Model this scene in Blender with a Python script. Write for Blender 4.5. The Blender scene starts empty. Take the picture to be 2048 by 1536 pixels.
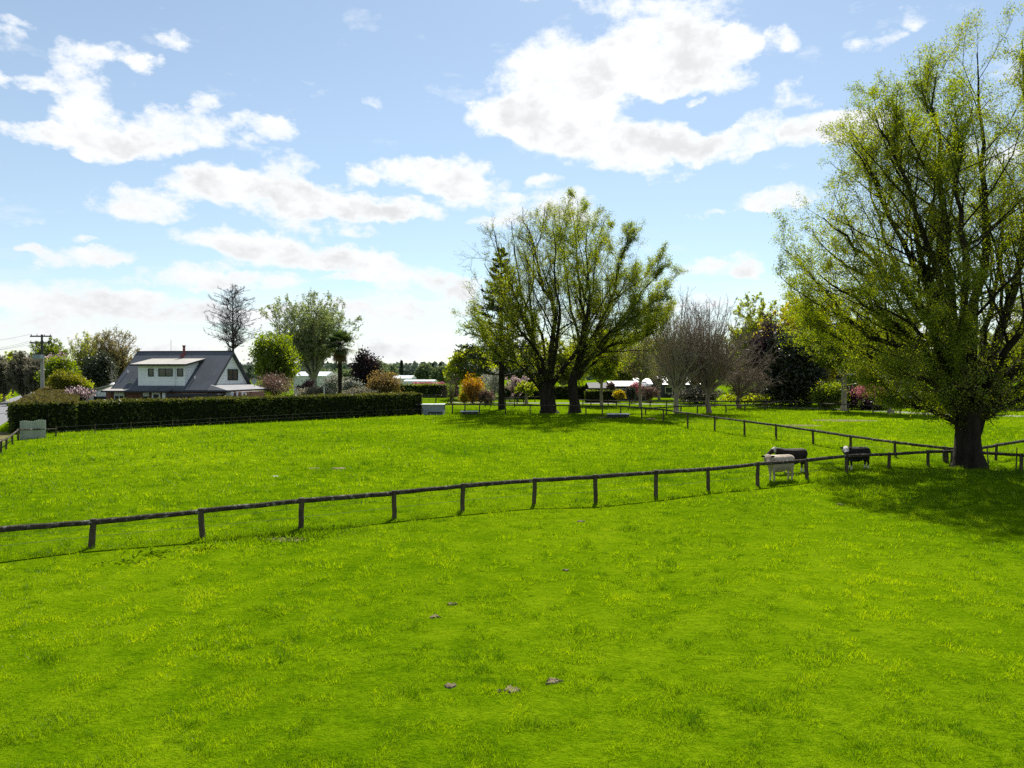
import bpy, bmesh, math, random
import numpy as np
from mathutils import Vector, Matrix

# ------------------------------------------------------------------ camera, sky, sun, exposure
C = bpy.context.scene
COL = C.collection
F_PX, HOR, CAM_H = 1420.0, 748.0, 5.0
PITCH = math.atan((768 - HOR) / F_PX)
cam_d = bpy.data.cameras.new('camera'); cam = bpy.data.objects.new('camera', cam_d); COL.objects.link(cam)
cam_d.sensor_width = 36; cam_d.lens = F_PX / 2048 * 36
cam_d.clip_start = 0.1; cam_d.clip_end = 20000
cam.location = (0, 0, CAM_H); cam.rotation_euler = (math.pi / 2 - PITCH, 0, 0)
C.camera = cam
SUN_EL, SUN_AZ = math.radians(49), math.radians(10)      # azimuth clockwise from the view axis (+Y)
sd = bpy.data.lights.new('sun', 'SUN'); sun = bpy.data.objects.new('sun', sd); COL.objects.link(sun)
sd.energy = 4.3; sd.angle = math.radians(0.5); sd.color = (1, 0.95, 0.86)
sdir = Vector((math.sin(SUN_AZ) * math.cos(SUN_EL), math.cos(SUN_AZ) * math.cos(SUN_EL), math.sin(SUN_EL)))
sun.rotation_euler = sdir.to_track_quat('Z', 'Y').to_euler()
C.view_settings.view_transform = 'Standard'; C.view_settings.look = 'None'
C.view_settings.exposure = 1.2; C.view_settings.gamma = 1; C.view_settings.use_curve_mapping = False
C.render.film_transparent = False
C.cycles.max_bounces = 7; C.cycles.transparent_max_bounces = 8
C.cycles.diffuse_bounces = 3; C.cycles.transmission_bounces = 5; C.cycles.glossy_bounces = 2
C.cycles.use_denoising = False


def ray(px, py):
    u = (px - 1024) / F_PX; v = (768 - py) / F_PX
    return np.array([u, math.cos(PITCH) + v * math.sin(PITCH), v * math.cos(PITCH) - math.sin(PITCH)])
def G(px, py, z=0.0):
    r = ray(px, py); t = (z - CAM_H) / r[2]
    return np.array([r[0] * t, r[1] * t, z])
def Q(px, py, d):
    r = ray(px, py); t = d / r[1]
    return np.array([r[0] * t, d, CAM_H + r[2] * t])
def pxm(d):                                              # metres per photo pixel at depth d
    return d / F_PX
def sub(px, pz_py, d):
    p = Q(px, pz_py, d); return p

# ------------------------------------------------------------------ node helpers
class NT:
    def __init__(s, tree): s.t = tree; s.n = tree.nodes; s.l = tree.links
    def new(s, kind, **kw):
        n = s.n.new(kind)
        for k, v in kw.items(): setattr(n, k, v)
        return n
    def put(s, sock, v):
        if isinstance(v, bpy.types.NodeSocket): s.l.new(v, sock)
        elif v is not None: sock.default_value = v
    def m(s, op, a, b=None, c=None, clamp=False):
        n = s.new('ShaderNodeMath', operation=op, use_clamp=clamp)
        s.put(n.inputs[0], a); s.put(n.inputs[1], b); s.put(n.inputs[2], c)
        return n.outputs[0]
    def v(s, op, a, b=None, c=None):
        n = s.new('ShaderNodeVectorMath', operation=op)
        s.put(n.inputs[0], a); s.put(n.inputs[1], b); s.put(n.inputs[2], c)
        return n.outputs['Value'] if op in ('DOT_PRODUCT', 'LENGTH', 'DISTANCE') else n.outputs[0]
    def noise(s, vec, scale, detail=4, rough=0.5, dist=0.0, dim='3D'):
        n = s.new('ShaderNodeTexNoise', noise_dimensions=dim)
        s.put(n.inputs['Vector'], vec); n.inputs['Scale'].default_value = scale
        n.inputs['Detail'].default_value = detail; n.inputs['Roughness'].default_value = rough
        n.inputs['Distortion'].default_value = dist
        return n
    def ramp(s, fac, stops):
        n = s.new('ShaderNodeValToRGB'); s.put(n.inputs[0], fac)
        e = n.color_ramp.elements
        while len(e) < len(stops): e.new(0.5)
        for i, (p, c) in enumerate(stops):
            e[i].position = p; e[i].color = (*c, 1) if len(c) == 3 else c
        return n.outputs[0]
    def mix(s, f, a, b, blend='MIX'):
        n = s.new('ShaderNodeMix', data_type='RGBA', blend_type=blend)
        s.put(n.inputs[0], f)
        for sock, x in ((n.inputs[6], a), (n.inputs[7], b)):
            if isinstance(x, tuple) and len(x) == 3: x = (*x, 1)
            s.put(sock, x)
        return n.outputs[2]
    def smooth(s, v, a, b, lo=0, hi=1):
        n = s.new('ShaderNodeMapRange', interpolation_type='SMOOTHSTEP')
        s.put(n.inputs[0], v); n.inputs[1].default_value = a; n.inputs[2].default_value = b
        n.inputs[3].default_value = lo; n.inputs[4].default_value = hi
        return n.outputs[0]

# ------------------------------------------------------------------ sky with broken cumulus
W = bpy.data.worlds.new('World'); C.world = W; W.use_nodes = True
w = NT(W.node_tree); w.n.clear()
out = w.new('ShaderNodeOutputWorld'); bg = w.new('ShaderNodeBackground')
w.l.new(bg.outputs[0], out.inputs[0]); bg.inputs[1].default_value = 1.0
SKY_K = 0.057
sky = w.new('ShaderNodeTexSky', sky_type='NISHITA', sun_disc=False)
sky.sun_elevation = SUN_EL; sky.sun_rotation = SUN_AZ
sky.air_density = 1.0; sky.dust_density = 0.25; sky.ozone_density = 1.5; sky.altitude = 50
geo = w.new('ShaderNodeTexCoord')
sep = w.new('ShaderNodeSeparateXYZ'); w.l.new(geo.outputs['Generated'], sep.inputs[0])
az = w.m('ARCTAN2', sep.outputs[0], sep.outputs[1]); el = w.m('ARCSINE', sep.outputs[2])
cmb = w.new('ShaderNodeCombineXYZ'); w.l.new(az, cmb.inputs[0]); w.l.new(el, cmb.inputs[1])
AE = cmb.outputs[0]
stretch = w.v('MULTIPLY', AE, (1, 1.5, 1))
wn = w.noise(stretch, 9, 5, 0.6)
wn2 = w.noise(stretch, 30, 4, 0.6)
AEw = w.v('ADD', AE, w.v('MULTIPLY', w.v('SUBTRACT', wn.outputs['Color'], (0.5, 0.5, 0.5)), (0.10, 0.06, 0)))
AEw = w.v('ADD', AEw, w.v('MULTIPLY', w.v('SUBTRACT', wn2.outputs['Color'], (0.5, 0.5, 0.5)), (0.03, 0.02, 0)))
BLOBS = [  # photo px centre, half sizes, weight
 (1110,190,150,115,1.2),(1050,240,120,50,1),(1215,150,75,55,.7),(1350,115,140,75,1.2),(1240,85,60,50,.8),(1430,95,90,55,.9),
 (1330,155,100,45,.9),(1385,25,110,45,.9),(1240,5,90,28,.6),(1110,-5,60,22,.6),(1160,285,150,55,1.1),(1290,285,130,48,1),
 (1410,285,110,36,.9),(1305,340,50,30,.7),(1470,165,60,25,.6),(1545,250,65,45,.8),(1640,260,75,42,.9),(1725,245,100,40,.9),
 (1615,195,40,18,.6),(1590,170,30,20,.45),(1560,78,42,30,.8),(1755,78,60,26,.6),(1845,35,32,30,.4),(1560,392,115,28,1),(1430,428,55,12,.6),
 (1430,535,100,24,.8),(1485,548,50,14,.5),(1130,415,100,32,.9),(1000,435,60,26,.7),(1010,402,45,16,.6),(1085,368,40,16,.6),(1405,203,22,10,.5),
 (150,110,75,42,.8),(240,112,65,26,.6),(150,175,80,38,.8),(60,165,75,18,.5),(290,135,36,22,.6),(340,85,46,26,.7),(8,80,36,25,.5),(2,150,26,24,.6),
 (15,45,40,16,.4),(200,258,110,58,1.1),(85,258,100,28,.9),(360,252,95,42,1),(300,285,90,25,.7),(520,248,80,28,.8),(400,205,34,17,.6),(500,285,55,22,.6),
 (575,325,55,32,.6),(420,360,85,48,1.1),(520,390,130,52,1.1),(650,398,130,38,1),(760,412,105,32,.9),(840,420,65,22,.7),(280,402,105,42,1.1),
 (855,345,130,40,1.1),(930,372,85,36,.9),(735,348,45,24,.7),(735,195,24,14,.35),(845,85,28,16,.25),(480,478,140,27,.9),(570,505,150,32,1),(660,458,100,22,.8),
 (720,515,90,26,.8),(790,548,95,36,.9),(700,558,60,14,.5),(180,508,140,27,.9),(60,495,45,13,.6),(150,462,36,11,.5),(40,430,50,16,.35),(420,540,100,26,.8),
 (510,565,140,26,.8),(340,562,90,20,.7),(900,572,70,26,.8),(110,585,200,40,.8),(300,615,320,30,.7),(620,640,320,38,.7),(830,610,200,34,.6),
 (120,655,260,40,.7),(480,705,520,40,.6),(850,690,180,32,.6),(1420,610,200,26,.5),(1350,690,300,40,.5),(1900,650,300,60,.5),(1950,330,120,40,.7),(2100,120,140,60,.6),(-150,330,140,60,.8),(-160,560,160,50,.7),(2250,450,200,50,.7)]
acc = None
def azel(px, py):
    r = ray(px, py); r = r / np.linalg.norm(r)
    return math.atan2(r[0], r[1]), math.asin(r[2])
for (bx, by, rx, ry, wt) in BLOBS:
    a0, e0 = azel(bx, by); a1 = azel(bx + rx, by)[0]; a2 = azel(bx - rx, by)[0]; e1 = azel(bx, by - ry)[1]; e2 = azel(bx, by + ry)[1]
    sx = 2 / (a1 - a2) / 1.15; sy = 2 / (e1 - e2) / 1.15
    q = w.v('MULTIPLY_ADD', AEw, (sx, sy, 0), (-a0 * sx, -e0 * sy, 0))
    d = w.v('DOT_PRODUCT', q, q)
    f = w.m('SUBTRACT', 1.0, d, clamp=True)
    acc = w.m('MULTIPLY', f, wt) if acc is None else w.m('MULTIPLY_ADD', f, wt, acc)
# clouds over the rest of the sky, which this photograph does not look at
rest_n = w.noise(w.v('MULTIPLY', AE, (1, 2.2, 1)), 4.5, 5, 0.55)
away = w.smooth(w.m('ABSOLUTE', az), 0.8, 1.1)
over = w.smooth(el, 0.55, 0.75)
rest = w.m('MULTIPLY', w.m('MAXIMUM', away, over), w.smooth(rest_n.outputs[0], 0.5, 0.66, 0, 1.2))
field = w.m('ADD', acc, rest)
fb = w.noise(w.v('ADD', stretch, (3.1, 1.7, 0)), 17, 9, 0.68)
puff = w.m('MULTIPLY', w.m('SUBTRACT', fb.outputs[0], 0.5), 3.0)
dens = w.m('ADD', field, w.m('MULTIPLY', puff, w.smooth(field, 0.0, 0.5, 0.30, 1.0)))
alpha = w.smooth(dens, -0.12, 1.02)
wisp = w.m('MULTIPLY', w.smooth(w.noise(w.v('MULTIPLY', AE, (1, 2.6, 1)), 7, 7, 0.65).outputs[0], 0.47, 0.78), 0.5)
alpha = w.m('MAXIMUM', alpha, wisp)
low = w.smooth(el, 0.0, 0.24, 0.72, 0.0)
strat = w.noise(w.v('MULTIPLY', AE, (1, 7, 1)), 5, 5, 0.55)
alpha = w.m('MAXIMUM', alpha, w.m('MULTIPLY', low, w.smooth(strat.outputs[0], 0.36, 0.62, 0.30, 1.12)), clamp=True)
thick = w.smooth(dens, 0.5, 1.6)
shade_n = w.noise(w.v('ADD', stretch, (7, 2, 0)), 14, 5, 0.6)
cl_v = w.m('SUBTRACT', 1.0, w.m('MULTIPLY', thick, w.smooth(shade_n.outputs[0], 0.36, 0.64, 0, 0.24)))
sunside = w.smooth(el, 0.0, 0.40, 0.95, 1.06)
cl = w.v('SCALE', (0.445, 0.452, 0.46), None); 
cl.node.inputs['Scale'].default_value = 1.0; w.l.new(w.m('MULTIPLY', cl_v, sunside), cl.node.inputs['Scale'])
alpha = w.m('MAXIMUM', alpha, w.smooth(el, 0.1, 0.6, 0.22, 0.12))
skyc = w.v('SCALE', sky.outputs[0], None); skyc.node.inputs['Scale'].default_value = SKY_K
skyc = w.v('MULTIPLY', skyc, (0.92, 1.02, 1.0))
w.l.new(w.mix(alpha, skyc, cl), bg.inputs[0])

# ------------------------------------------------------------------ mesh helpers
def mesh_from(name, V, F, attr=None, mats=None, mi=None, smooth=False):
    me = bpy.data.meshes.new(name)
    V = np.asarray(V, dtype=np.float32)
    if isinstance(F, np.ndarray):
        n, k = F.shape
        me.vertices.add(len(V)); me.vertices.foreach_set('co', V.ravel())
        me.loops.add(n * k); me.loops.foreach_set('vertex_index', F.astype(np.int32).ravel())
        me.polygons.add(n); me.polygons.foreach_set('loop_start', np.arange(0, n * k, k, dtype=np.int32))
        me.polygons.foreach_set('loop_total', np.full(n, k, dtype=np.int32))
        me.update(calc_edges=True)
    else:
        me.from_pydata([tuple(map(float, v)) for v in V], [], F); me.update()
    if attr is not None:
        a = me.attributes.new('tone', 'FLOAT', 'POINT'); a.data.foreach_set('value', np.asarray(attr, dtype=np.float32))
    for m in (mats or []): me.materials.append(m)
    if mi is not None: me.polygons.foreach_set('material_index', np.asarray(mi, dtype=np.int32))
    if smooth: me.polygons.foreach_set('use_smooth', np.ones(len(me.polygons), dtype=bool))
    me.validate(verbose=False)
    return me
def link(name, me, parent=None, loc=None):
    o = bpy.data.objects.new(name, me); COL.objects.link(o)
    if parent is not None: o.parent = parent
    if loc is not None: o.location = tuple(map(float, loc))
    return o
def tag(o, label, cat, group=None, kind=None):
    if kind: o['kind'] = kind
    if label: o['label'] = label
    if cat: o['category'] = cat
    if group: o['group'] = group
    return o
def thing(name, label, cat, loc=(0, 0, 0), rz=0.0, group=None):
    o = bpy.data.objects.new(name, None); COL.objects.link(o)
    o.empty_display_size = 0.3; o.location = tuple(map(float, loc)); o.rotation_euler = (0, 0, rz)
    return tag(o, label, cat, group)

class MB:                                                 # collects shapes for ONE part
    def __init__(s): s.V = []; s.F = []
    def add(s, V, F):
        b = len(s.V); s.V += [tuple(map(float, v)) for v in V]; s.F += [tuple(i + b for i in f) for f in F]; return s
    def box(s, x0, x1, y0, y1, z0, z1):
        return s.add([(x0,y0,z0),(x1,y0,z0),(x1,y1,z0),(x0,y1,z0),(x0,y0,z1),(x1,y0,z1),(x1,y1,z1),(x0,y1,z1)],
                     [(0,3,2,1),(4,5,6,7),(0,1,5,4),(1,2,6,5),(2,3,7,6),(3,0,4,7)])
    def bar(s, a, b, r0, r1=None, k=8, squash=1.0, wob=0.0, seg=1, rng=None):
        a = np.array(a, float); b = np.array(b, float); r1 = r0 if r1 is None else r1
        t = b - a; t /= np.linalg.norm(t); ref = np.array([0, 0, 1.]) if abs(t[2]) < .9 else np.array([1., 0, 0])
        u = np.cross(t, ref); u /= np.linalg.norm(u); v = np.cross(u, t)
        V = []; F = []
        for i in range(seg + 1):
            f = i / seg; c = a + (b - a) * f; r = r0 + (r1 - r0) * f
            if wob and rng is not None and 0 < i < seg: c = c + (rng.random(3) - .5) * wob
            for j in range(k):
                an = 2 * math.pi * j / k
                rr = r * (1 + (wob * 2 * (rng.random() - .5) if (wob and rng is not None) else 0))
                V.append(c + u * math.cos(an) * rr + v * math.sin(an) * rr * squash)
        for i in range(seg):
            for j in range(k):
                F.append((i*k+j, i*k+(j+1)%k, (i+1)*k+(j+1)%k, (i+1)*k+j))
        F.append(tuple(range(k))[::-1]); F.append(tuple(seg*k + j for j in range(k)))
        return s.add(V, F)
    def prism(s, poly, axis, a, b):                        # polygon in the other two axes, extruded a..b
        n = len(poly); V = []
        for t in (a, b):
            for (p, q) in poly:
                V.append((t, p, q) if axis == 'x' else (p, t, q) if axis == 'y' else (p, q, t))
        F = [tuple(range(n))[::-1], tuple(n + i for i in range(n))] + [(i, (i+1) % n, n + (i+1) % n, n + i) for i in range(n)]
        return s.add(V, F)
    def quad(s, pts): return s.add(pts, [tuple(range(len(pts)))])
    def build(s, name, mat, parent=None, smooth=False, loc=None, label=None):
        me = mesh_from(name, s.V, s.F, mats=[mat], smooth=smooth)
        bm = bmesh.new(); bm.from_mesh(me); bmesh.ops.recalc_face_normals(bm, faces=bm.faces); bm.to_mesh(me); bm.free()
        o = link(name, me, parent, loc)
        if label: o['label'] = label
        return o

# ------------------------------------------------------------------ materials
def principled(name, col, rough=0.8, spec=0.3, metal=0.0):
    m = bpy.data.materials.new(name); m.use_nodes = True
    t = NT(m.node_tree); b = t.n['Principled BSDF']
    b.inputs['Base Color'].default_value = (*col, 1); b.inputs['Roughness'].default_value = rough
    b.inputs['Specular IOR Level'].default_value = spec; b.inputs['Metallic'].default_value = metal
    return m, t, b
def mottled(name, c0, c1, scale=3.0, rough=0.8, spec=0.3, metal=0.0, bump=0.0, bscale=30, stretch=(1, 1, 1), lo=.35, hi=.65, c2=None):
    m, t, b = principled(name, c0, rough, spec, metal)
    tc = t.new('ShaderNodeTexCoord'); vec = t.v('MULTIPLY', tc.outputs['Object'], stretch)
    n = t.noise(vec, scale, 6, 0.62)
    stops = [(lo, c0), (hi, c1)]
    if c2: stops.append((min(hi + .14, 1), c2))
    t.l.new(t.ramp(n.outputs[0], stops), b.inputs['Base Color'])
    if bump:
        n2 = t.noise(vec, bscale, 5, 0.6); bp = t.new('ShaderNodeBump'); bp.inputs['Strength'].default_value = bump
        bp.inputs['Distance'].default_value = 0.05
        t.l.new(n2.outputs[0], bp.inputs['Height']); t.l.new(bp.outputs[0], b.inputs['Normal'])
    return m
def leafy(name, ca, cb, trans=0.45, cc=None, gloss=0.03, nscale=0.25):
    """thin leaf: diffuse + translucent, colour by per-leaf tone and broad patches"""
    m = bpy.data.materials.new(name); m.use_nodes = True; t = NT(m.node_tree); t.n.clear()
    o = t.new('ShaderNodeOutputMaterial'); at = t.new('ShaderNodeAttribute', attribute_name='tone')
    tc = t.new('ShaderNodeTexCoord'); n = t.noise(tc.outputs['Object'], nscale, 3, 0.5)
    f = t.m('ADD', t.m('MULTIPLY', at.outputs['Fac'], 0.65), t.m('MULTIPLY', t.m('SUBTRACT', n.outputs[0], 0.25), 0.7), clamp=True)
    col = t.ramp(f, [(0.1, ca), (0.85, cb)] if cc is None else [(0.1, ca), (0.6, cb), (0.95, cc)])
    d = t.new('ShaderNodeBsdfDiffuse'); tr = t.new('ShaderNodeBsdfTranslucent'); g = t.new('ShaderNodeBsdfGlossy')
    g.inputs['Roughness'].default_value = 0.45; g.inputs['Color'].default_value = (.8, .8, .8, 1)
    t.l.new(col, d.inputs[0]); hs = t.new('ShaderNodeHueSaturation'); hs.inputs['Hue'].default_value = 0.49
    hs.inputs['Saturation'].default_value = 1.12; hs.inputs['Value'].default_value = 1.95
    t.l.new(col, hs.inputs['Color']); t.l.new(hs.outputs[0], tr.inputs[0])
    m1 = t.new('ShaderNodeMixShader'); m1.inputs[0].default_value = trans
    t.l.new(d.outputs[0], m1.inputs[1]); t.l.new(tr.outputs[0], m1.inputs[2])
    m2 = t.new('ShaderNodeMixShader'); m2.inputs[0].default_value = gloss
    t.l.new(m1.outputs[0], m2.inputs[1]); t.l.new(g.outputs[0], m2.inputs[2]); t.l.new(m2.outputs[0], o.inputs[0])
    return m

# ------------------------------------------------------------------ vectorised plant growth
def nrm(v): return v / (np.linalg.norm(v, axis=-1, keepdims=True) + 1e-9)
def tubes(P, R, k):
    M, n, _ = P.shape
    T = np.empty_like(P); T[:, 1:-1] = P[:, 2:] - P[:, :-2]; T[:, 0] = P[:, 1] - P[:, 0]; T[:, -1] = P[:, -1] - P[:, -2]
    T = nrm(T); m = nrm(T.mean(axis=1, keepdims=True)); ref = np.where(np.abs(m[..., 2:3]) < 0.8, np.array([0, 0, 1.]), np.array([1., 0, 0]))
    U = nrm(np.cross(T, np.broadcast_to(ref, T.shape))); Vv = np.cross(U, T)
    an = np.arange(k) * 2 * math.pi / k
    X = P[:, :, None] + R[:, :, None, None] * (U[:, :, None] * np.cos(an)[:, None] + Vv[:, :, None] * np.sin(an)[:, None])
    idx = np.arange(M * n * k).reshape(M, n, k); nx = np.roll(idx, -1, axis=2)
    F = np.stack([idx[:, :-1], nx[:, :-1], nx[:, 1:], idx[:, 1:]], axis=-1).reshape(-1, 4)
    return X.reshape(-1, 3), F
def resample(path, n):
    path = np.asarray(path, float)
    # Catmull-Rom through the points
    p = np.vstack([2 * path[0] - path[1], path, 2 * path[-1] - path[-2]])
    t = np.linspace(0, len(path) - 1 - 1e-6, n); i = t.astype(int); f = (t - i)[:, None]
    p0, p1, p2, p3 = p[i], p[i+1], p[i+2], p[i+3]
    return .5 * (2*p1 + (p2-p0)*f + (2*p0-5*p1+4*p2-p3)*f**2 + (3*p1-p0-3*p2+p3)*f**3)
def shoot(P0, D, L, R, n, rng, wig=0.15, trop=(0, 0, 0.1), tip=0.25):
    M = len(P0); pts = np.empty((M, n + 1, 3)); pts[:, 0] = P0; d = nrm(D); trop = np.asarray(trop, float)
    for i in range(n):
        d = nrm(d + rng.normal(0, wig, (M, 3)) + trop); pts[:, i+1] = pts[:, i] + d * (L / n)[:, None]
    return pts, R[:, None] * np.linspace(1, tip, n + 1)[None]
def kids(P, R, k, rng, t0=.25, t1=1., ang=(40, 12), lr=.4, fall=.6, rr=.5, n=4, wig=.15, trop=(0, 0, .1), tip=.25, rmin=.004, flat=None, lmin=0.15):
    """k children on each polyline of P"""
    M, N, _ = P.shape
    t = (t0 + (t1 - t0) * ((np.arange(k)[None] + rng.random((M, k))) / k)); t = np.clip(t, 0, .999)
    x = t * (N - 1); i = x.astype(int); f = (x - i)[..., None]; a = np.arange(M)[:, None]
    S = P[a, i] * (1 - f) + P[a, i+1] * f; T = nrm(P[a, i+1] - P[a, i]); rad = R[a, i] * (1 - f[..., 0]) + R[a, i+1] * f[..., 0]
    rv = rng.normal(0, 1, (M, k, 3)); 
    if flat is not None: rv = rv * np.asarray(flat)
    pr = nrm(rv - (rv * T).sum(-1, keepdims=True) * T)
    an = np.radians(rng.normal(ang[0], ang[1], (M, k)))[..., None]
    D = T * np.cos(an) + pr * np.sin(an)
    Lp = np.linalg.norm(np.diff(P, axis=1), axis=-1).sum(1)[:, None]
    L = np.maximum(Lp * lr * (1 - fall * (t - t0) / max(t1 - t0, 1e-3)) * rng.uniform(.65, 1.25, (M, k)), lmin)
    r = np.maximum(np.minimum(rad * rr, rad * .9), rmin)
    return shoot(S.reshape(-1, 3), D.reshape(-1, 3), L.ravel(), r.ravel(), n, rng, wig, trop, tip)
def leaf_quads(P, per, size, rng, elong=1.8, spread=.1, droop=0.0, keep=None, t0=0.15):
    M, N, _ = P.shape
    t = t0 + (.999 - t0) * rng.random((M, per)); x = t * (N - 1); i = x.astype(int); f = (x - i)[..., None]; a = np.arange(M)[:, None]
    S = (P[a, i] * (1 - f) + P[a, i+1] * f + rng.normal(0, spread, (M, per, 3))).reshape(-1, 3)
    if keep is not None: S = S[rng.random(len(S)) < keep(S)]
    return quads_at(S, size, rng, elong, droop)
def quads_at(S, size, rng, elong=1.8, droop=0.0, nrm_dir=None):
    n = len(S); A = rng.normal(0, 1, (n, 3)); A[:, 2] -= droop; A = nrm(A)
    B = rng.normal(0, 1, (n, 3)); B = nrm(B - (B * A).sum(1, keepdims=True) * A)
    s = size * rng.uniform(.6, 1.3, (n, 1)); A = A * s * elong * .5; B = B * s * .5
    V = np.stack([S - A, S + B * .9 - A * .1, S + A, S - B * .9 - A * .1], axis=1).reshape(-1, 3)
    return V, np.arange(4 * n).reshape(n, 4), np.repeat(rng.random(n), 4)
class Plant:
    """collects quads for one part with several materials"""
    def __init__(s): s.c = []
    def add(s, V, F, mi=0, tone=None):
        if len(V): s.c.append((V, F, mi, np.full(len(V), .5) if tone is None else tone))
        return s
    def build(s, name, mats, parent, smooth=False):
        if not s.c: return None
        off = 0; V = []; F = []; mi = []; tn = []
        for v, f, m, t in s.c:
            V.append(v); F.append(f + off); off += len(v); mi.append(np.full(len(f), m)); tn.append(t)
        V = np.vstack(V) - np.array(parent.location if parent else (0, 0, 0)); F = np.vstack(F)
        return link(name, mesh_from(name, V, F, np.concatenate(tn), mats, np.concatenate(mi), smooth), parent)

# ------------------------------------------------------------------ ground
def vnoise(x, y, scale, seed=0, octs=3):
    """value noise in 0..1 for numpy arrays"""
    tot = np.zeros_like(x); amp = 1.0; s = 0.0; rs = np.random.RandomState(seed); tab = rs.rand(256, 256)
    for o in range(octs):
        X = x / scale * 2**o + 37.7 * o; Y = y / scale * 2**o + 11.3 * o
        i = np.floor(X).astype(int); j = np.floor(Y).astype(int); fx = X - i; fy = Y - j
        fx = fx*fx*(3-2*fx); fy = fy*fy*(3-2*fy)
        g = lambda a, b: tab[a % 256, b % 256]
        tot += amp * ((g(i,j)*(1-fx)+g(i+1,j)*fx)*(1-fy) + (g(i,j+1)*(1-fx)+g(i+1,j+1)*fx)*fy); s += amp; amp *= .5
    return tot / s

def grass_ground(name):
    m, t, b = principled(name, (.06, .12, .004), 1.0, 0.0)
    tc = t.new('ShaderNodeTexCoord'); P = tc.outputs['Object']
    big = t.noise(P, 0.06, 4, .55); mid = t.noise(P, 0.9, 5, .65); fine = t.noise(t.v('MULTIPLY', P, (1, 1, 1)), 9, 4, .65)
    f = t.m('ADD', t.m('MULTIPLY', big.outputs[0], .45), t.m('ADD', t.m('MULTIPLY', mid.outputs[0], .4), t.m('MULTIPLY', fine.outputs[0], .35)))
    col = t.ramp(f, [(.40, (.024, .056, .001)), (.55, (.063, .120, .001)), (.66, (.105, .168, .002)), (.8, (.150, .205, .004))])
    tuss = t.noise(t.v('MULTIPLY', P, (.8, 1.3, 1)), 2.1, 3, .6)
    col = t.mix(t.smooth(tuss.outputs[0], .60, .74, 0, .75), col, (.022, .055, .001))
    dry = t.noise(P, 0.35, 5, .7)
    col = t.mix(t.smooth(dry.outputs[0], .66, .78, 0, .4), col, (.17, .17, .012))
    t.l.new(col, b.inputs['Base Color'])
    n2 = t.noise(P, 3.5, 6, .7); n3 = t.noise(P, 22, 3, .6)
    h = t.m('ADD', t.m('MULTIPLY', n2.outputs[0], 1.0), t.m('MULTIPLY', n3.outputs[0], .35))
    bp = t.new('ShaderNodeBump'); bp.inputs['Strength'].default_value = .9; bp.inputs['Distance'].default_value = .12
    t.l.new(h, bp.inputs['Height']); t.l.new(bp.outputs[0], b.inputs['Normal'])
    return m
M_GROUND = grass_ground('pasture')
# one sheet: fine rings near, coarse rings to the horizon
rr = [0, 4] + list(np.arange(8, 120, 4.0)) + [140, 170, 210, 260, 330, 430, 600, 900, 1500, 3000, 6000]
na = 96; V = [(0, 0, 0)]; Fc = []
for r in rr[1:]:
    for a in range(na): V.append((r*math.cos(2*math.pi*a/na), r*math.sin(2*math.pi*a/na), 0))
for a in range(na): Fc.append((0, 1+a, 1+(a+1) % na))
for i in range(len(rr)-2):
    for a in range(na):
        b0 = 1+i*na; b1 = b0+na; Fc.append((b0+a, b1+a, b1+(a+1) % na, b0+(a+1) % na))
Vn = np.array(V, float)
o = link('pasture_ground', mesh_from('pasture_ground', Vn, Fc, mats=[M_GROUND], smooth=True)); tag(o, 'bright green grazed pasture running to the horizon', 'ground', kind='structure')

def strip(name, pts, width, mat, z, label, cat='path', jag=.0, seed=3):
    rng = np.random.default_rng(seed); p = resample(np.array(pts, float), max(len(pts)*8, 12)); t = nrm(np.gradient(p, axis=0)); n = np.stack([-t[:,1], t[:,0]], 1)
    wl = width/2*(1+jag*(rng.random(len(p))-.5)); wr = width/2*(1+jag*(rng.random(len(p))-.5))
    L = p + n*wl[:,None]; R_ = p - n*wr[:,None]; k = len(p)
    V = np.hstack([np.vstack([L, R_]), np.full((2*k, 1), z)]); F = [(i, k+i, k+i+1, i+1) for i in range(k-1)]
    return tag(link(name, mesh_from(name, V, F, mats=[mat])), label, cat, kind='structure')
M_GRAVEL = mottled('gravel', (.11, .11, .12), (.19, .19, .20), 6, .95, .2, bump=.5, bscale=60)
M_DIRT = mottled('bare_earth', (.060, .060, .012), (.15, .125, .055), 1.6, .95, .1, bump=.6, bscale=18)
M_DRIVE = mottled('driveway_gravel', (.13, .115, .11), (.21, .19, .18), 3, .95, .2, bump=.3)
LA = np.array([-42., 60.]); LU = np.array([-.515, .857]); LN = np.array([-.857, -.515])   # property line on the left and its outward normal
strip('gravel_road', [LA + LU*s + LN*5.0 for s in (-75, -30, 0, 40, 90, 150, 260)], 6.0, M_GRAVEL, .008, 'pale grey gravel road running beside the long hedge', 'road')
strip('road_verge', [LA + LU*s + LN*.9 for s in (-75, -40, -20, -8, 2)], 1.6, M_DIRT, .012, 'brown dried earth strip under the roadside fence', 'verge', .5)
strip('driveway', [G(900, 805)[:2], G(1040, 806)[:2], G(1190, 806.5)[:2], G(1420, 810)[:2], G(1640, 817)[:2], G(1745, 821)[:2], G(1850, 827)[:2], G(2060, 833)[:2], G(2300, 840)[:2]], 3.2, M_DRIVE, .008, 'pinkish grey gravel driveway behind the paddock fences', 'driveway', .15)

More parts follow.
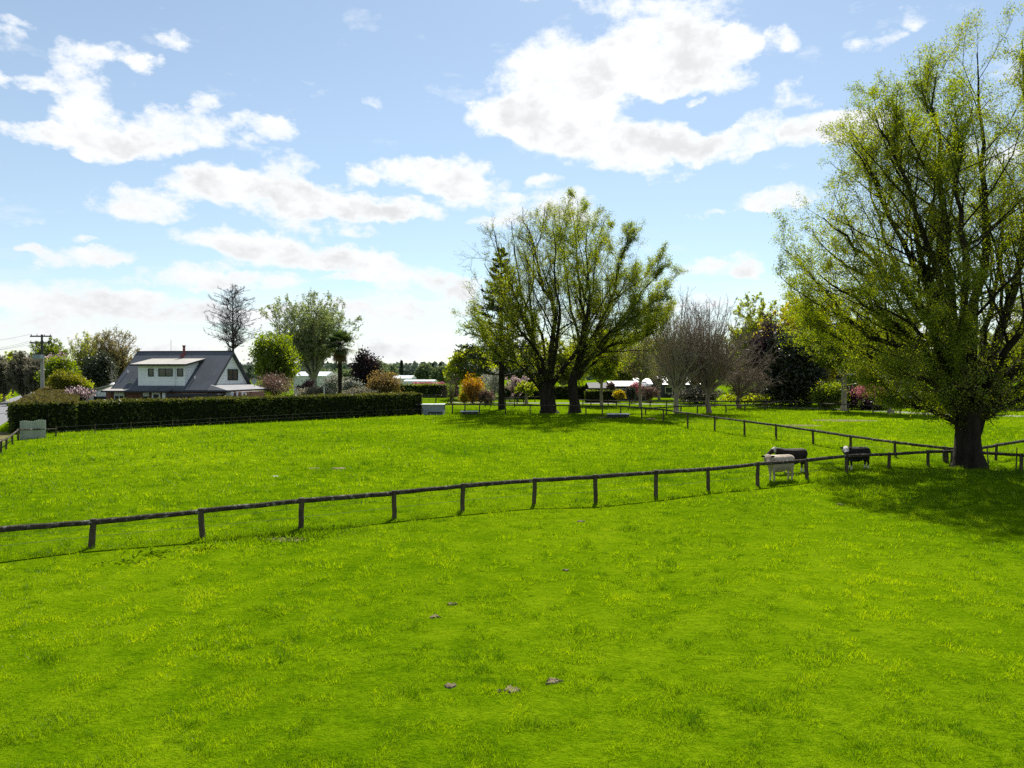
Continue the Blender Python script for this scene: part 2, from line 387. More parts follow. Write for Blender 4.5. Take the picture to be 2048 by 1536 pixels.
# ------------------------------------------------------------------ timber fences
M_RAIL = mottled('weathered_rail', (.020, .016, .012), (.055, .045, .034), 6, .9, .15, bump=.8, bscale=26, stretch=(1, 1, 1), lo=.3, hi=.55, c2=(.24, .23, .20))
M_POST = mottled('weathered_post', (.050, .040, .024), (.095, .075, .045), 6, .9, .2, bump=.7, bscale=22, stretch=(1, 1, .3))
M_WIRE = principled('galvanised_wire', (.13, .13, .12), 1, 0, 0)[0]
def fence(name, label, posts, pr=.08, rr_=.075, wires=(), seed=1, extra_rails=(), ends=True, group=None):
    rng = np.random.default_rng(seed)
    B = [G(p[0], p[2]) for p in posts]; T = [Q(p[0], p[1], b[1]) for p, b in zip(posts, B)]
    root = thing(name, label, 'fence', B[0], group=group); o0 = B[0]
    for b, t in zip(B, T):
        lean = (rng.random(2) - .5) * .11
        MB().bar(b - o0 + [lean[0], lean[1], -.15], t - o0 + [0, 0, .02], pr * rng.uniform(.92, 1.1), pr * rng.uniform(.85, .98), k=9, wob=.02, seg=5, rng=rng).build('post', M_POST, root, smooth=False)
    for i in range(len(T) - 1):
        a = T[i] - o0; c = T[i+1] - o0; d = nrm(c - a); jit = rng.random() * .02
        MB().bar(a + [0, 0, -rr_ * .9 + jit] - d * .06, c + [0, 0, -rr_ * .9] + d * .06, rr_ * rng.uniform(.95, 1.12), rr_ * rng.uniform(.85, 1.0), k=9, wob=.018, seg=7, rng=rng).build('rail', M_RAIL, root)
    for h in extra_rails:
        for i in range(len(T) - 1):
            a = B[i] + (T[i]-B[i])*h - o0; c = B[i+1] + (T[i+1]-B[i+1])*h - o0
            MB().bar(a, c, rr_*.7, k=6).build('lower_rail', M_RAIL, root)
    for h in wires:
        m = MB()
        for i in range(len(T) - 1):
            off = np.array([0, -pr, 0]); m.bar(B[i] + (T[i]-B[i])*h - o0 + off, B[i+1] + (T[i+1]-B[i+1])*h - o0 + off, .004, k=4)
        m.build('wire', M_WIRE, root)
    return root
NEAR = [(-290,1078,1164),(-35,1056,1122),(187,1039,1095),(402,1018,1077),(603,997,1060),(788,982,1037),(926,968,1023),(1070,957,1010),(1190,950,1007),(1312,941,995),(1416,935,982),(1516,925,972),(1612,918,961),(1692.5,909,947),(1779,905.5,938),(1856,901,933),(1905,900,929),(1964,903,932),(2043,907.5,944),(2130,914,955)]
fence('post_and_rail_fence', 'dark single rail timber fence crossing the foreground in front of the cows', NEAR, .088, .085, wires=(.42, .7), seed=2)
MID = [(815,807,829),(845,808.5,829),(905,808,829),(930,808,829),(959,808,829),(1010.5,809,829),(1060.5,810,829),(1138,810,829.5),(1172,810.5,830),(1205,811,832),(1242,811,833.5),(1283,814,838.5),(1327,818,843),(1375,825,856),(1430,833,862),(1489,840.5,872),(1552,848.5,879),(1625.5,859,889),(1701,870.5,901),(1789,882,915),(1888,893.5,925)]
fence('post_and_rail_fence', 'long single rail fence from the hedge end past the twin willows to the big tree', MID, .085, .085, wires=(.45, .7), seed=3)
fence('post_and_rail_fence', 'short rail fence leading right from behind the big trunk', [(1893,894.5,926),(1948,896,926),(1993.5,888,921),(2055,878,912),(2140,866,900)], .08, .085, wires=(.5,), seed=4)
fence('post_and_rail_fence', 'fence along the drive with posts between the twin willows and bare trees', [(1140,797,812),(1166,799,810),(1182,800,811),(1216,800.5,811),(1233,801,811),(1259,801.5,812.5),(1300,801.5,812.5),(1333,802,814),(1380,802,814),(1430,802,815),(1490,801.5,817),(1535,801,817),(1592,801,818)], .09, .085, seed=5)
fence('post_and_rail_fence', 'curved fence from the mid rail across the bare tree trunks', [(1291,815,829),(1333,813.5,829),(1362,811.5,829),(1395,811,827),(1415,810.5,826),(1452,809.5,826),(1490,808.5,822),(1530,806,820),(1560,803,818)], .085, .08, seed=6)
fence('post_and_rail_fence', 'dark fence beside the driveway under the pink shrubs', [(1592,801,818.5),(1641,806,820.5),(1697,808,826),(1746,810,828),(1800,813,830),(1850,815,832),(1910,817,834),(1980,818,836),(2060,820,838)], .08, .08, seed=7)
fence('post_and_rail_fence', 'grey rail fence behind the orange shrub beyond the gate', [(872,790,806),(903,790.5,806),(930,791,807),(960,792,808),(1000,794,808),(1034,795,808),(1048,796,808)], .09, .07, extra_rails=(.5,), seed=8)
fence('post_and_rail_fence', 'low rail pen standing around the pine trunk', [(970,797.5,814),(982,797.6,814),(1011,798,813),(1029,797.5,815)], .08, .08, extra_rails=(.45,), seed=9)
fence('post_and_rail_fence', 'far pair of rails seen left of the willow trunks', [(1019,792,803),(1047,793,803.5),(1070,793,804),(1085,792.5,804),(1110,793,804)], .08, .07, seed=10)
fence('roadside_fence', 'short dark post fence climbing beside the gravel road', [(-60,915,955),(-22,893,930),(2.6,879,907),(13,876,899),(24.6,868,889),(36,858,881)], .07, .06, wires=(.5,), seed=11)
def corr(name, label, cat, p0, p1, z1, mat, n=16, amp=.02, th=.01, lean=0.0, group=None):
    """corrugated upright sheet from p0 to p1 on the ground"""
    p0 = np.array(p0[:2]); p1 = np.array(p1[:2]); t = nrm(p1-p0); nn = np.array([-t[1], t[0]]); L = np.linalg.norm(p1-p0); k = n*6
    V = []; F = []; rng = np.random.default_rng(5)
    for side in (0, 1):
        for i in range(k+1):
            s = i/k*L; off = amp*math.sin(i/6*2*math.pi) + side*th; q = t*s + nn*off; zt = z1*(1+.03*math.sin(i/6*.9))
            V += [(q[0], q[1], 0), (q[0]+nn[0]*lean, q[1]+nn[1]*lean, zt)]
    b = 2*(k+1)
    for i in range(k):
        F += [(2*i, 2*i+2, 2*i+3, 2*i+1), (b+2*i, b+2*i+1, b+2*i+3, b+2*i+2), (2*i+1, 2*i+3, b+2*i+3, b+2*i+1)]
    F += [(0, 1, b+1, b), (2*k, b+2*k, b+2*k+1, 2*k+1)]
    o = link(name, mesh_from(name, V, F, mats=[mat]), None, (p0[0], p0[1], 0)); return tag(o, label, cat, group)
M_SHEET = mottled('old_iron_sheet', (.22, .245, .215), (.34, .365, .32), 1.5, .6, .3, stretch=(1, 1, .3), c2=(.28, .24, .16))
corr('iron_sheet', 'pale corrugated iron sheet standing against the hedge corner', 'iron sheet', G(40, 880), G(92, 876), 1.42, M_SHEET, 11, .022)
fence('rail', 'short rail nailed between the corner post and the iron sheet', [(37,858,881),(112,857,874)], .06, .05, seed=12)
def wire_fence():
    ps = [G(112, 873), G(190, 868), G(262, 863.5), G(345, 857.5), G(420, 853), G(500, 848), G(585, 843), G(672, 838), G(760, 833.5), G(845, 830)]
    root = thing('wire_fence', 'thin wire fence with low posts along the front of the long hedge', 'fence', ps[0])
    for p in ps: MB().bar(p - ps[0] - [0, 0, .1], p - ps[0] + [0, 0, .85], .035, .03, k=7).build('post', M_POST, root)
    for h in (.4, .75):
        m = MB()
        for a, b in zip(ps, ps[1:]): m.bar(a - ps[0] + [0, 0, h], b - ps[0] + [0, 0, h], .005, k=4)
        m.build('wire', M_WIRE, root)
wire_fence()

# ------------------------------------------------------------------ the house behind the hedge
M_WHITE = mottled('white_paint', (.70, .71, .72), (.78, .79, .80), 2, .6, .3)
def board_mat():
    m, t, b = principled('weatherboard', (.72, .73, .75), .6, .3)
    tc = t.new('ShaderNodeTexCoord'); s = t.new('ShaderNodeSeparateXYZ'); t.l.new(tc.outputs['Object'], s.inputs[0])
    fr = t.m('FRACT', t.m('DIVIDE', s.outputs[2], .30)); n = t.noise(tc.outputs['Object'], 1.5, 4)
    c = t.mix(t.smooth(n.outputs[0], .3, .7), (.74, .75, .77), (.82, .83, .84)); c = t.mix(t.smooth(fr, .0, .12, .6, 0), c, (.30, .31, .34))
    t.l.new(c, b.inputs['Base Color']); bp = t.new('ShaderNodeBump'); bp.inputs['Strength'].default_value = .5; bp.inputs['Distance'].default_value = .03
    t.l.new(fr, bp.inputs['Height']); t.l.new(bp.outputs[0], b.inputs['Normal']); return m
M_BOARD = board_mat()
def ribbed(name, c0, c1, axis=0, pitch=.2, rough=.45, metal=0.0, spec=.5, bump=.5):
    m, t, b = principled(name, c0, rough, spec, metal)
    tc = t.new('ShaderNodeTexCoord'); s = t.new('ShaderNodeSeparateXYZ'); t.l.new(tc.outputs['Object'], s.inputs[0])
    fr = t.m('SINE', t.m('MULTIPLY', s.outputs[axis], 2*math.pi/pitch)); n = t.noise(tc.outputs['Object'], .8, 5, .6)
    t.l.new(t.ramp(n.outputs[0], [(.3, c0), (.7, c1)]), b.inputs['Base Color'])
    bp = t.new('ShaderNodeBump'); bp.inputs['Strength'].default_value = bump; bp.inputs['Distance'].default_value = .03
    t.l.new(fr, bp.inputs['Height']); t.l.new(bp.outputs[0], b.inputs['Normal']); return m
M_SLATE = ribbed('slate_roof', (.075, .083, .100), (.100, .108, .126), 0, .5, .8, 0, .15, .12)
M_TIN = ribbed('grey_iron_roof', (.12, .125, .135), (.17, .175, .185), 0, .25, .7, 0, .25, .4)
M_TIN2 = ribbed('pale_iron_roof', (.24, .225, .205), (.34, .32, .29), 0, .3, .7, 0, .25, .3)
M_TRIM = principled('dark_trim', (.018, .019, .026), .5, .4)[0]
def brick_mat():
    m, t, b = principled('red_brick', (.15, .05, .03), .85, .2)
    tc = t.new('ShaderNodeTexCoord'); br = t.new('ShaderNodeTexBrick'); mp = t.new('ShaderNodeCombineXYZ'); s = t.new('ShaderNodeSeparateXYZ')
    t.l.new(tc.outputs['Object'], s.inputs[0]); t.l.new(t.m('ADD', s.outputs[0], s.outputs[1]), mp.inputs[0]); t.l.new(s.outputs[2], mp.inputs[1]); t.l.new(mp.outputs[0], br.inputs[0])
    br.inputs['Color1'].default_value = (.14, .042, .026, 1); br.inputs['Color2'].default_value = (.20, .07, .045, 1); br.inputs['Mortar'].default_value = (.2, .17, .15, 1)
    br.inputs['Scale'].default_value = 1; br.inputs['Brick Width'].default_value = .24; br.inputs['Row Height'].default_value = .086; br.inputs['Mortar Size'].default_value = .01
    t.l.new(br.outputs[0], b.inputs['Base Color']); return m
M_BRICK = brick_mat()
M_GLASS = principled('window_glass', (.035, .045, .045), .08, .6)[0]
M_BLIND = principled('window_blind', (.66, .66, .63), .8, .2)[0]
M_RUST = mottled('rusty_flue', (.14, .03, .03), (.20, .05, .06), 4, .7, .3)
M_DISH = principled('dish_grey', (.30, .33, .32), .6, .3)[0]

H0 = np.array([-36.2, 80.0, 0.0]); HR = math.radians(-6); hc, hs = math.cos(HR), math.sin(HR)
house = thing('house', 'steep roofed grey and white house with red brick base behind the hedge', 'house', H0, HR)
def h_local(p): q = p - H0; return np.array([q[0]*hc + q[1]*hs, -q[0]*hs + q[1]*hc, q[2]])
def hp(px, py, yl):                                       # photo pixel on the house's own plane y = yl
    c = h_local(np.array([0, 0, CAM_H])); r = ray(px, py); d = np.array([r[0]*hc + r[1]*hs, -r[0]*hs + r[1]*hc, r[2]]); t = (yl - c[1]) / d[1]; return c + d*t
def hx(px, py, xl):
    c = h_local(np.array([0, 0, CAM_H])); r = ray(px, py); d = np.array([r[0]*hc + r[1]*hs, -r[0]*hs + r[1]*hc, r[2]]); t = (xl - c[0]) / d[0]; return c + d*t
RL = hp(275.5, 703.5, 0); RR = hp(467, 703, 0); RZ = (RL[2] + RR[2]) / 2; XL, XR = RL[0], RR[0]
EY = -4.7; EZ = hp(424, 780, EY)[2]; SL = (RZ - EZ) / -EY
zr = lambda y: RZ - SL * abs(y)
def slope_roof(x0, x1, y0, y1, th, f=zr):
    return MB().add([(x0,y0,f(y0)),(x1,y0,f(y0)),(x1,y1,f(y1)),(x0,y1,f(y1)),(x0,y0,f(y0)-th),(x1,y0,f(y0)-th),(x1,y1,f(y1)-th),(x0,y1,f(y1)-th)],
        [(0,1,2,3),(4,7,6,5),(0,4,5,1),(1,5,6,2),(2,6,7,3),(3,7,4,0)])
m_roof = slope_roof(XL, XR, EY, 0, .16); m2 = slope_roof(XL, XR, 0, -EY, .16); m_roof.add(m2.V, m2.F)
roof = m_roof.build('roof', M_SLATE, house)
MB().bar((XL-.02, 0, RZ+.03), (XR+.02, 0, RZ+.03), .07, k=6).build('ridge_cap', M_TRIM, roof)
bg_ = None
for s in (-1, 1):
    for x in (XL-.03, XR-.02):
        MB().add([(x, 0, RZ+.03), (x+.06, 0, RZ+.03), (x+.06, s*4.74, zr(4.7)+.0), (x, s*4.74, zr(4.7)+.0), (x, 0, RZ-.26), (x+.06, 0, RZ-.26), (x+.06, s*4.74, zr(4.7)-.26), (x, s*4.74, zr(4.7)-.26)],
                [(0,1,2,3),(4,5,6,7),(0,3,7,4),(1,2,6,5),(2,3,7,6)]).build('bargeboard', M_TRIM, roof)
for x in (XL+.3, XR-.3):
    MB().prism([(-4.5, EZ-.1), (4.5, EZ-.1), (0, RZ-.28)], 'x', x-.1, x).build('gable_wall', M_BOARD, house)
def window(p0, p1, plane, at, parent=house, panes=1, fr=M_TRIM, blind=0.0, depth=.06, glass=M_GLASS):
    """framed window on a wall plane of the house: plane 'y' faces the camera side, 'x' the right end"""
    if plane == 'y': a0, a1 = sorted((p0[0], p1[0]))
    else: a0, a1 = sorted((p0[1], p1[1]))
    z0, z1 = sorted((p0[2], p1[2])); f = .075; sgn = -1 if plane == 'y' else 1
    def bx(m, u0, u1, w0, w1, d0, d1):
        d0, d1 = sorted((at + sgn*d0, at + sgn*d1))
        if plane == 'y': m.box(u0, u1, d0, d1, w0, w1)
        else: m.box(d0, d1, u0, u1, w0, w1)
    m = MB(); bx(m, a0, a0+f, z0, z1, 0, depth); bx(m, a1-f, a1, z0, z1, 0, depth); bx(m, a0+f, a1-f, z0, z0+f, 0, depth); bx(m, a0+f, a1-f, z1-f, z1, 0, depth)
    for i in range(1, panes):
        u = a0 + (a1-a0)*i/panes; bx(m, u-f*.4, u+f*.4, z0+f, z1-f, .002, depth-.004)
    o = m.build('window', fr, parent)
    g = MB(); bx(g, a0+f*.9, a1-f*.9, z0+f*.9, z1-f*.9, .01, .022); g.build('pane', glass, o)
    if blind:
        b = MB(); bx(b, a0+f*.5, a1-f*.5, z1-(z1-z0)*blind, z1-.01, .026, depth+.02); b.build('blind', M_BLIND, o)
    return o
# dormer
DY = -4.2; d0 = hp(276, 733, DY); d1 = hp(370, 771, DY); dz0 = zr(DY) - .3; dzt = hp(320, 727, DY)[2]; yb = -(RZ - dzt - .55)/SL
zt = lambda y: dzt + (y - DY) * .17
yj = -(RZ - dzt + DY*.17*-1*-1)/(SL - .17) if False else -(RZ - (dzt - DY*.17))/(SL + .17)*1.0
yj = (dzt - .17*DY - RZ) / (SL - .17) ; yj = max(min(yj, -.25), -2.5)
dorm = MB(); dorm.prism([(DY, dz0), (DY, zt(DY)), (yj, zt(yj)), (yj, zr(yj)-.4), ], 'x', d0[0], d1[0]).build('dormer_wall', M_BOARD, house)
e0, e1 = d0[0]-.55, d1[0]+.45
rm = MB(); y0r = DY-.55; rm.add([(e0,y0r,zt(y0r)+.03),(e1,y0r,zt(y0r)+.03),(e1+.0,yj+.1,zt(yj)+.06),(e0,yj+.1,zt(yj)+.06),(e0,y0r,zt(y0r)-.09),(e1,y0r,zt(y0r)-.09),(e1,yj+.1,zt(yj)-.08),(e0,yj+.1,zt(yj)-.08)],[(0,1,2,3),(4,7,6,5),(0,4,5,1),(1,5,6,2),(2,6,7,3),(3,7,4,0)])
dr = rm.build('dormer_roof', M_TIN2, house)
MB().box(e0-.02, e1+.02, y0r-.1, y0r-.003, zt(y0r)-.16, zt(y0r)+.02).build('gutter', M_TRIM, dr)
vb = MB(); vb.add([(e1+.003,y0r-.1,zt(y0r)+.02),(e1+.05,y0r-.1,zt(y0r)+.02),(e1+.05,yj+.1,zt(yj)+.05),(e1+.003,yj+.1,zt(yj)+.05),(e1+.003,y0r-.1,zt(y0r)-.16),(e1+.05,y0r-.1,zt(y0r)-.16),(e1+.05,yj+.1,zt(yj)-.13),(e1+.003,yj+.1,zt(yj)-.13)],[(0,1,2,3),(4,7,6,5),(0,4,5,1),(1,5,6,2),(2,6,7,3),(3,7,4,0)]); vb.build('bargeboard', M_TRIM, dr)
for (a, b, pn) in (((296.5, 737), (307.5, 753), 1), ((317, 737), (345.5, 753), 2), ((354.5, 737), (366.5, 753), 1)):
    window(hp(*a, DY), hp(*b, DY), 'y', DY-.002, panes=pn)
q = hp(350, 740, DY-.08); MB().bar((q[0], DY-.08, zr(DY)+.05), (q[0], DY-.08, zt(DY)-.12), .05, k=7).build('downpipe', M_WHITE, house)
g0 = hx(455, 738, XR-.3); g1 = hx(475.5, 760.5, XR-.3); window(g0, g1, 'x', XR-.3+.002, panes=2)
# ground floor
wl = hp(213, 790, -4.2)[0]; wr = hp(482, 790, -4.2)[0]
MB().box(wl, XR-.35, -4.2, 4.2, 0, EZ-.12).build('brick_wall', M_BRICK, house); MB().box(XR-.347, wr, -4.2, -3.9, 0, EZ-.3).build('brick_wall', M_BRICK, house)
# left wing skirt roof, right verandah roof
lx0 = hp(203, 782, -5.3)[0]; lx1 = hp(338, 782, -5.3)[0]
def skirt(name, x0, x1, y0, y1, z0, z1, mat):
    o = MB().add([(x0,y0,z0),(x1,y0,z0),(x1,y1,z1),(x0,y1,z1),(x0,y0,z0-.1),(x1,y0,z0-.1),(x1,y1,z1-.1),(x0,y1,z1-.1)],[(0,1,2,3),(4,7,6,5),(0,4,5,1),(1,5,6,2),(2,6,7,3),(3,7,4,0)]).build(name, mat, house)
    MB().box(x0-.03, x1+.03, y0-.1, y0-.003, z0-.17, z0+.01).build('gutter', M_TRIM, o); return o
sz = hp(270, 781.5, -5.3)[2]
skirt('skirt_roof', lx0, hp(262, 775, -4)[0], -5.3, -2.9, sz, sz+.62, M_TIN2)
skirt('skirt_roof', hp(262, 775, -4)[0]+.02, lx1, -5.3, -3.6, sz, sz+.50, M_SLATE)
MB().box(lx0+.4, wl-.003, -4.3, 3, 0, sz-.14).build('brick_wall', M_BRICK, house)
rx1 = hp(527, 775, 3.5)[0]; vz = hp(470, 780.5, -5.0)[2]
vr = MB(); vx0 = XR-2.35; vr.add([(XR-.28,-5.0,vz),(rx1,-5.0,vz),(rx1,4.6,vz),(XR-.28,4.6,vz),(XR-.29,-4.4,vz+.55),(XR-.29,4.3,vz+.55)],[(0,1,4),(1,2,5,4),(2,3,5),(0,4,5,3),(0,3,2,1)])
vo = vr.build('verandah_roof', M_TIN, house); MB().box(XR-2.6, rx1+.06, -5.12, -5.003, vz-.18, vz-.003).build('gutter', M_TRIM, vo); MB().box(rx1+.003, rx1+.08, -5.1, 4.6, vz-.18, vz-.003).build('gutter', M_TRIM, vo)
# windows and openings of the ground floor (their lower parts stand behind the hedge)
WY = -4.2
window(hp(229, 784, WY-.1), hp(249, 806, WY-.1), 'y', -4.302, panes=2, fr=M_WHITE, blind=.36)
window(hp(286, 785, WY), hp(300, 806, WY), 'y', WY-.002, panes=1, fr=M_TRIM, blind=.36)
window(hp(456, 784, WY), hp(469, 806, WY), 'y', WY-.002, panes=1, fr=M_TRIM, blind=.36)
da, db = hp(305, 785, WY), hp(322, 812, WY); dx = sorted((da[0], db[0])); do = MB().box(dx[0], dx[0]+.16, WY-.14, WY-.002, 0, da[2]).box(dx[1]-.16, dx[1], WY-.14, WY-.002, 0, da[2]).box(dx[0]+.16, dx[1]-.16, WY-.139, WY-.002, da[2]-.2, da[2]-.002).build('door', M_WHITE, house)
MB().box(dx[0]+.16, dx[1]-.16, WY-.05, WY-.004, .02, da[2]-.2).build('door_panel', M_TRIM, do)
c0 = hp(327, 790, -5.0); MB().box(c0[0]-.14, c0[0]+.14, -5.0, -4.75, 0, sz-.2).build('porch_post', M_WHITE, house)
p0 = hp(336, 787, -6.2); p1 = hp(436, 787, -6.2); pz = hp(380, 788, -6.2)[2]
pg = MB().box(p0[0], p1[0], -6.3, -4.75, pz-.10, pz).build('pergola_roof', principled('pergola_steel', (.06, .075, .09), .5, .4)[0], house)
MB().box(p0[0], p1[0], -6.36, -6.303, pz-.28, pz+.03).build('beam', M_TRIM, pg)
for f in (.02, .34, .56, .98): x = p0[0] + (p1[0]-p0[0])*f; MB().box(x-.05, x+.05, -6.29, -6.19, 0, pz-.1).build('pergola_post', M_TRIM if f != .56 else M_WHITE, house)
window(np.array([p0[0]+.4, WY, .1]), np.array([p1[0]-.5, WY, 2.35]), 'y', WY-.002, panes=4)
s0 = hp(482, 784, -4.4); s1 = np.array([rx1 - .25, 0, 0])
for i in range(4): x = s0[0] + .15 + (s1[0]-s0[0]-.2)*i/3; MB().box(x-.06, x+.06, -4.46, -4.34, 0, vz-.19).build('verandah_post', M_WHITE, house)
window(np.array([s0[0]+.2, -3.6, .9]), np.array([s1[0]-.4, -3.6, vz-.3]), 'y', -3.6, panes=3, fr=M_WHITE)
MB().box(s0[0]+.02, s1[0]-.9, -3.58, 1.0, 0, vz-.2).build('sunroom_wall', M_BRICK, house)
# roof furniture
cz = zr(-.35); c = hp(368, 700, -.35)
ch = MB().box(c[0]-.22, c[0]+.22, -.75, -.1, zr(-.75)-.05, zr(-.75)+.36).build('chimney', M_RUST, house)
MB().bar((c[0], -.35, cz+.1), (c[0], -.35, hp(368, 692.5, -.35)[2]), .13, k=12).build('flue', M_RUST, ch); z_ = hp(368, 691, -.35)[2]; MB().bar((c[0], -.35, z_-.12), (c[0], -.35, z_+.02), .18, k=12).build('cowl', M_RUST, ch)
for (a, b) in ((255.5, 745), (389.5, 757)):
    r0 = h_local(np.array([0, 0, CAM_H])); yy = np.linspace(-4.6, -.3, 80); best = min(yy, key=lambda y: abs(hp(a, b, y)[2] - zr(y))); v = hp(a, b, best)
    MB().bar((v[0], v[1], v[2]-.2), (v[0], v[1], v[2]+.28), .06, k=8).build('roof_vent', M_WHITE, house)
a0 = hp(342, 700, .1); MB().bar((a0[0], .1, RZ), (a0[0], .1, hp(342, 679, .1)[2]), .018, k=5).build('antenna', M_TRIM, house)
def dish(px, py, yl, r):
    c = hp(px, py, yl); m = MB(); ring = 14; V = [(c[0], c[1], c[2])]; F = []
    for j in (1, 2):
        for i in range(ring):
            a = 2*math.pi*i/ring; V.append((c[0]+math.cos(a)*r*j/2, c[1]-.06*j*j/2, c[2]+math.sin(a)*r*j/2))
    for i in range(ring):
        F.append((0, 1+i, 1+(i+1) % ring)); F.append((1+i, 1+ring+i, 1+ring+(i+1) % ring, 1+(i+1) % ring))
    m.add(V, F); m.bar((c[0], c[1]+.02, c[2]-r-.3), (c[0], c[1]+.03, c[2]), .03, k=6); m.build('satellite_dish', M_DISH, house)
dish(260.5, 767, -3.9, .36); dish(509, 762, -1.0, .34)
# white garage end left of the house
gar = thing('garage', 'low white garage with sloping roof beside the brick house', 'garage', Q(185, 800, 84) * [1, 1, 0])
gw = lambda px, py: Q(px, py, 84) - np.array(gar.location)
A0, A1, A2, A3 = gw(140, 800), gw(218, 800), gw(218, 773), gw(140, 791)
MB().prism([(A0[0], 0), (A1[0], 0), (A1[0], A2[2]), (A0[0], A3[2]-.2)], 'y', 0, 5).build('wall', M_BOARD, gar)
MB().prism([(A0[0]-.3, A3[2]-.2), (A1[0]+.2, A2[2]+.06), (A1[0]+.2, A2[2]+.22), (A0[0]-.3, A3[2]-.04)], 'y', -.4, 5.3).build('roof', M_TIN2, gar)
gd = MB().box(gw(188, 800)[0], gw(216, 800)[0], -.06, -.003, .2, gw(188, 793)[2]).build('window', M_TRIM, gar)
MB().box(gw(192, 800)[0], gw(200, 800)[0], -.075, -.062, .3, gw(188, 794)[2]).build('pane', M_GLASS, gd); MB().box(gw(203, 800)[0], gw(213, 800)[0], -.075, -.062, .3, gw(188, 794)[2]).build('pane', M_GLASS, gd)
vn = gw(217, 768); MB().bar((vn[0], 1, vn[2]-.7), (vn[0], 1, vn[2]-.1), .28, k=10).bar((vn[0], 1, vn[2]-.1), (vn[0], 1, vn[2]+.16), .42, .1, k=10).build('vent_cowl', M_WHITE, gar)

# ------------------------------------------------------------------ utility pole and wires
PD = 96.0; pb = Q(85, 800, PD) * [1, 1, 0]; pole = thing('utility_pole', 'grey utility pole with two crossarms and a transformer above the hedge', 'utility pole', pb)
M_CONC = mottled('pole_concrete', (.26, .25, .23), (.36, .35, .32), 2, .85, .2); M_ARM = principled('crossarm_timber', (.05, .045, .045), .8, .2)[0]
pz = lambda y: Q(85, y, PD)[2]
MB().bar((0, 0, -.2), (0, 0, pz(716)), .26, .20, k=8).build('pole', M_CONC, pole)
MB().bar((0, 0, pz(716)), (0, 0, pz(669)), .15, .13, k=8).build('pole_top', M_ARM, pole)
s = pxm(PD)
for (y, x0, x1) in ((672.5, -22, 21), (685.5, -23, 18)):
    am = MB().box(x0*s, x1*s, -.22, -.10, pz(y)-.10, pz(y)+.08).build('crossarm', M_ARM, pole)
    for f in (.06, .32, .66, .94): x = (x0+(x1-x0)*f)*s; MB().bar((x, -.16, pz(y)+.08), (x, -.16, pz(y)+.26), .06, .04, k=7).build('insulator', M_ARM, am)
MB().box(-14*s, 26*s, -.2, -.1, pz(707.5)-.06, pz(707.5)+.06).build('crossarm', M_ARM, pole)
tm = MB().box(-9*s, 7*s, -1.0, -.24, pz(718), pz(709.5)).build('transformer', principled('transformer_paint', (.19, .24, .25), .5, .4)[0], pole)
for x in (-6, -1, 4): MB().bar((x*s, -.5, pz(709.5)), (x*s, -.5, pz(706)), .07, .05, k=7).build('bushing', M_ARM, tm)
def wire(p, q, sag, label):
    n = 24; P = np.array([p + (q-p)*t - np.array([0, 0, sag*4*t*(1-t)]) for t in np.linspace(0, 1, n)])
    V, F = tubes((P - p)[None], np.full((1, n), .013), 4); o = link('overhead_wire', mesh_from('overhead_wire', V, F, mats=[M_ARM]), None, p); tag(o, label, 'overhead wire', 'wires hung on the utility pole')
for i, (xo, y, yl) in enumerate(((-20, 685, 640), (-8, 685, 655), (12, 685, 648), (-20, 672, 622))):
    wire(pb + [xo*s, -.16, pz(y)+.25], Q(-420 - 40*i, yl, 66), 2.2, 'thin dark overhead wire sagging from the utility pole to the frame edge')

# ------------------------------------------------------------------ troughs, tank, gate, far buildings
M_GALV = ribbed('galvanised_tank', (.16, .18, .21), (.26, .28, .31), 0, .3, .5, .3, .5, .7)
def trough(pa, pb_, ztop, dep, label, top):
    a = G(*pa); b = G(*pb_); L = abs(b[0]-a[0]); r = thing('water_trough', label, 'trough', (a+b)/2)
    MB().box(-L/2+.1, L/2-.1, -dep/2+.08, dep/2-.08, .12, ztop-.07).build('basin', M_TRIM, r)
    MB().box(-L/2, L/2, -dep/2, dep/2, ztop-.07, ztop).build('top', top, r)
    for x in (-L/2+.25, L/2-.35):
        MB().box(x, x+.14, -dep/2+.1, dep/2-.1, 0, .119).build('leg', M_TRIM, r)
M_PALE = mottled('pale_top', (.40, .42, .43), (.55, .56, .57), 2, .6, .3)
trough((921, 829), (957, 828.5), .42, 1.2, 'low dark trough with pale rim by the fence near the hedge end', M_PALE)
trough((1217, 837), (1254, 834), .48, 1.6, 'white topped low trough beside the fence right of the willows', M_PALE)
tank = thing('iron_tank', 'grey corrugated iron tank with pale flat lid at the hedge end', 'tank', G(866, 829.5))
MB().box(-1.35, 1.3, 0, 2.2, 0, 1.2).build('body', M_GALV, tank); MB().box(-1.45, 1.4, -.1, 2.3, 1.2, 1.28).build('lid', M_PALE, tank); MB().box(-.6, 1.1, -.05, -.003, .12, .35).build('hatch', M_TRIM, tank)
gt = thing('farm_gate', 'grey five bar metal gate beyond the hedge end', 'gate', G(858, 804)); gl = G(845, 804)[0] - G(858, 804)[0]; gr = -gl
for i in range(5): MB().bar((gl, 0, .2+.27*i), (gr, 0, .2+.27*i), .03, k=6).build('bar', M_WIRE, gt)
for x in (gl, 0, gr): MB().bar((x, 0, .1), (x, 0, 1.32), .035, k=6).build('upright', M_WIRE, gt)
M_ROOFW = ribbed('white_iron_roof', (.46, .46, .47), (.56, .56, .56), 0, .4, .6, 0, .6, .3)
M_DARKW = mottled('dark_cladding', (.030, .032, .036), (.055, .055, .060), 1, .8, .3)
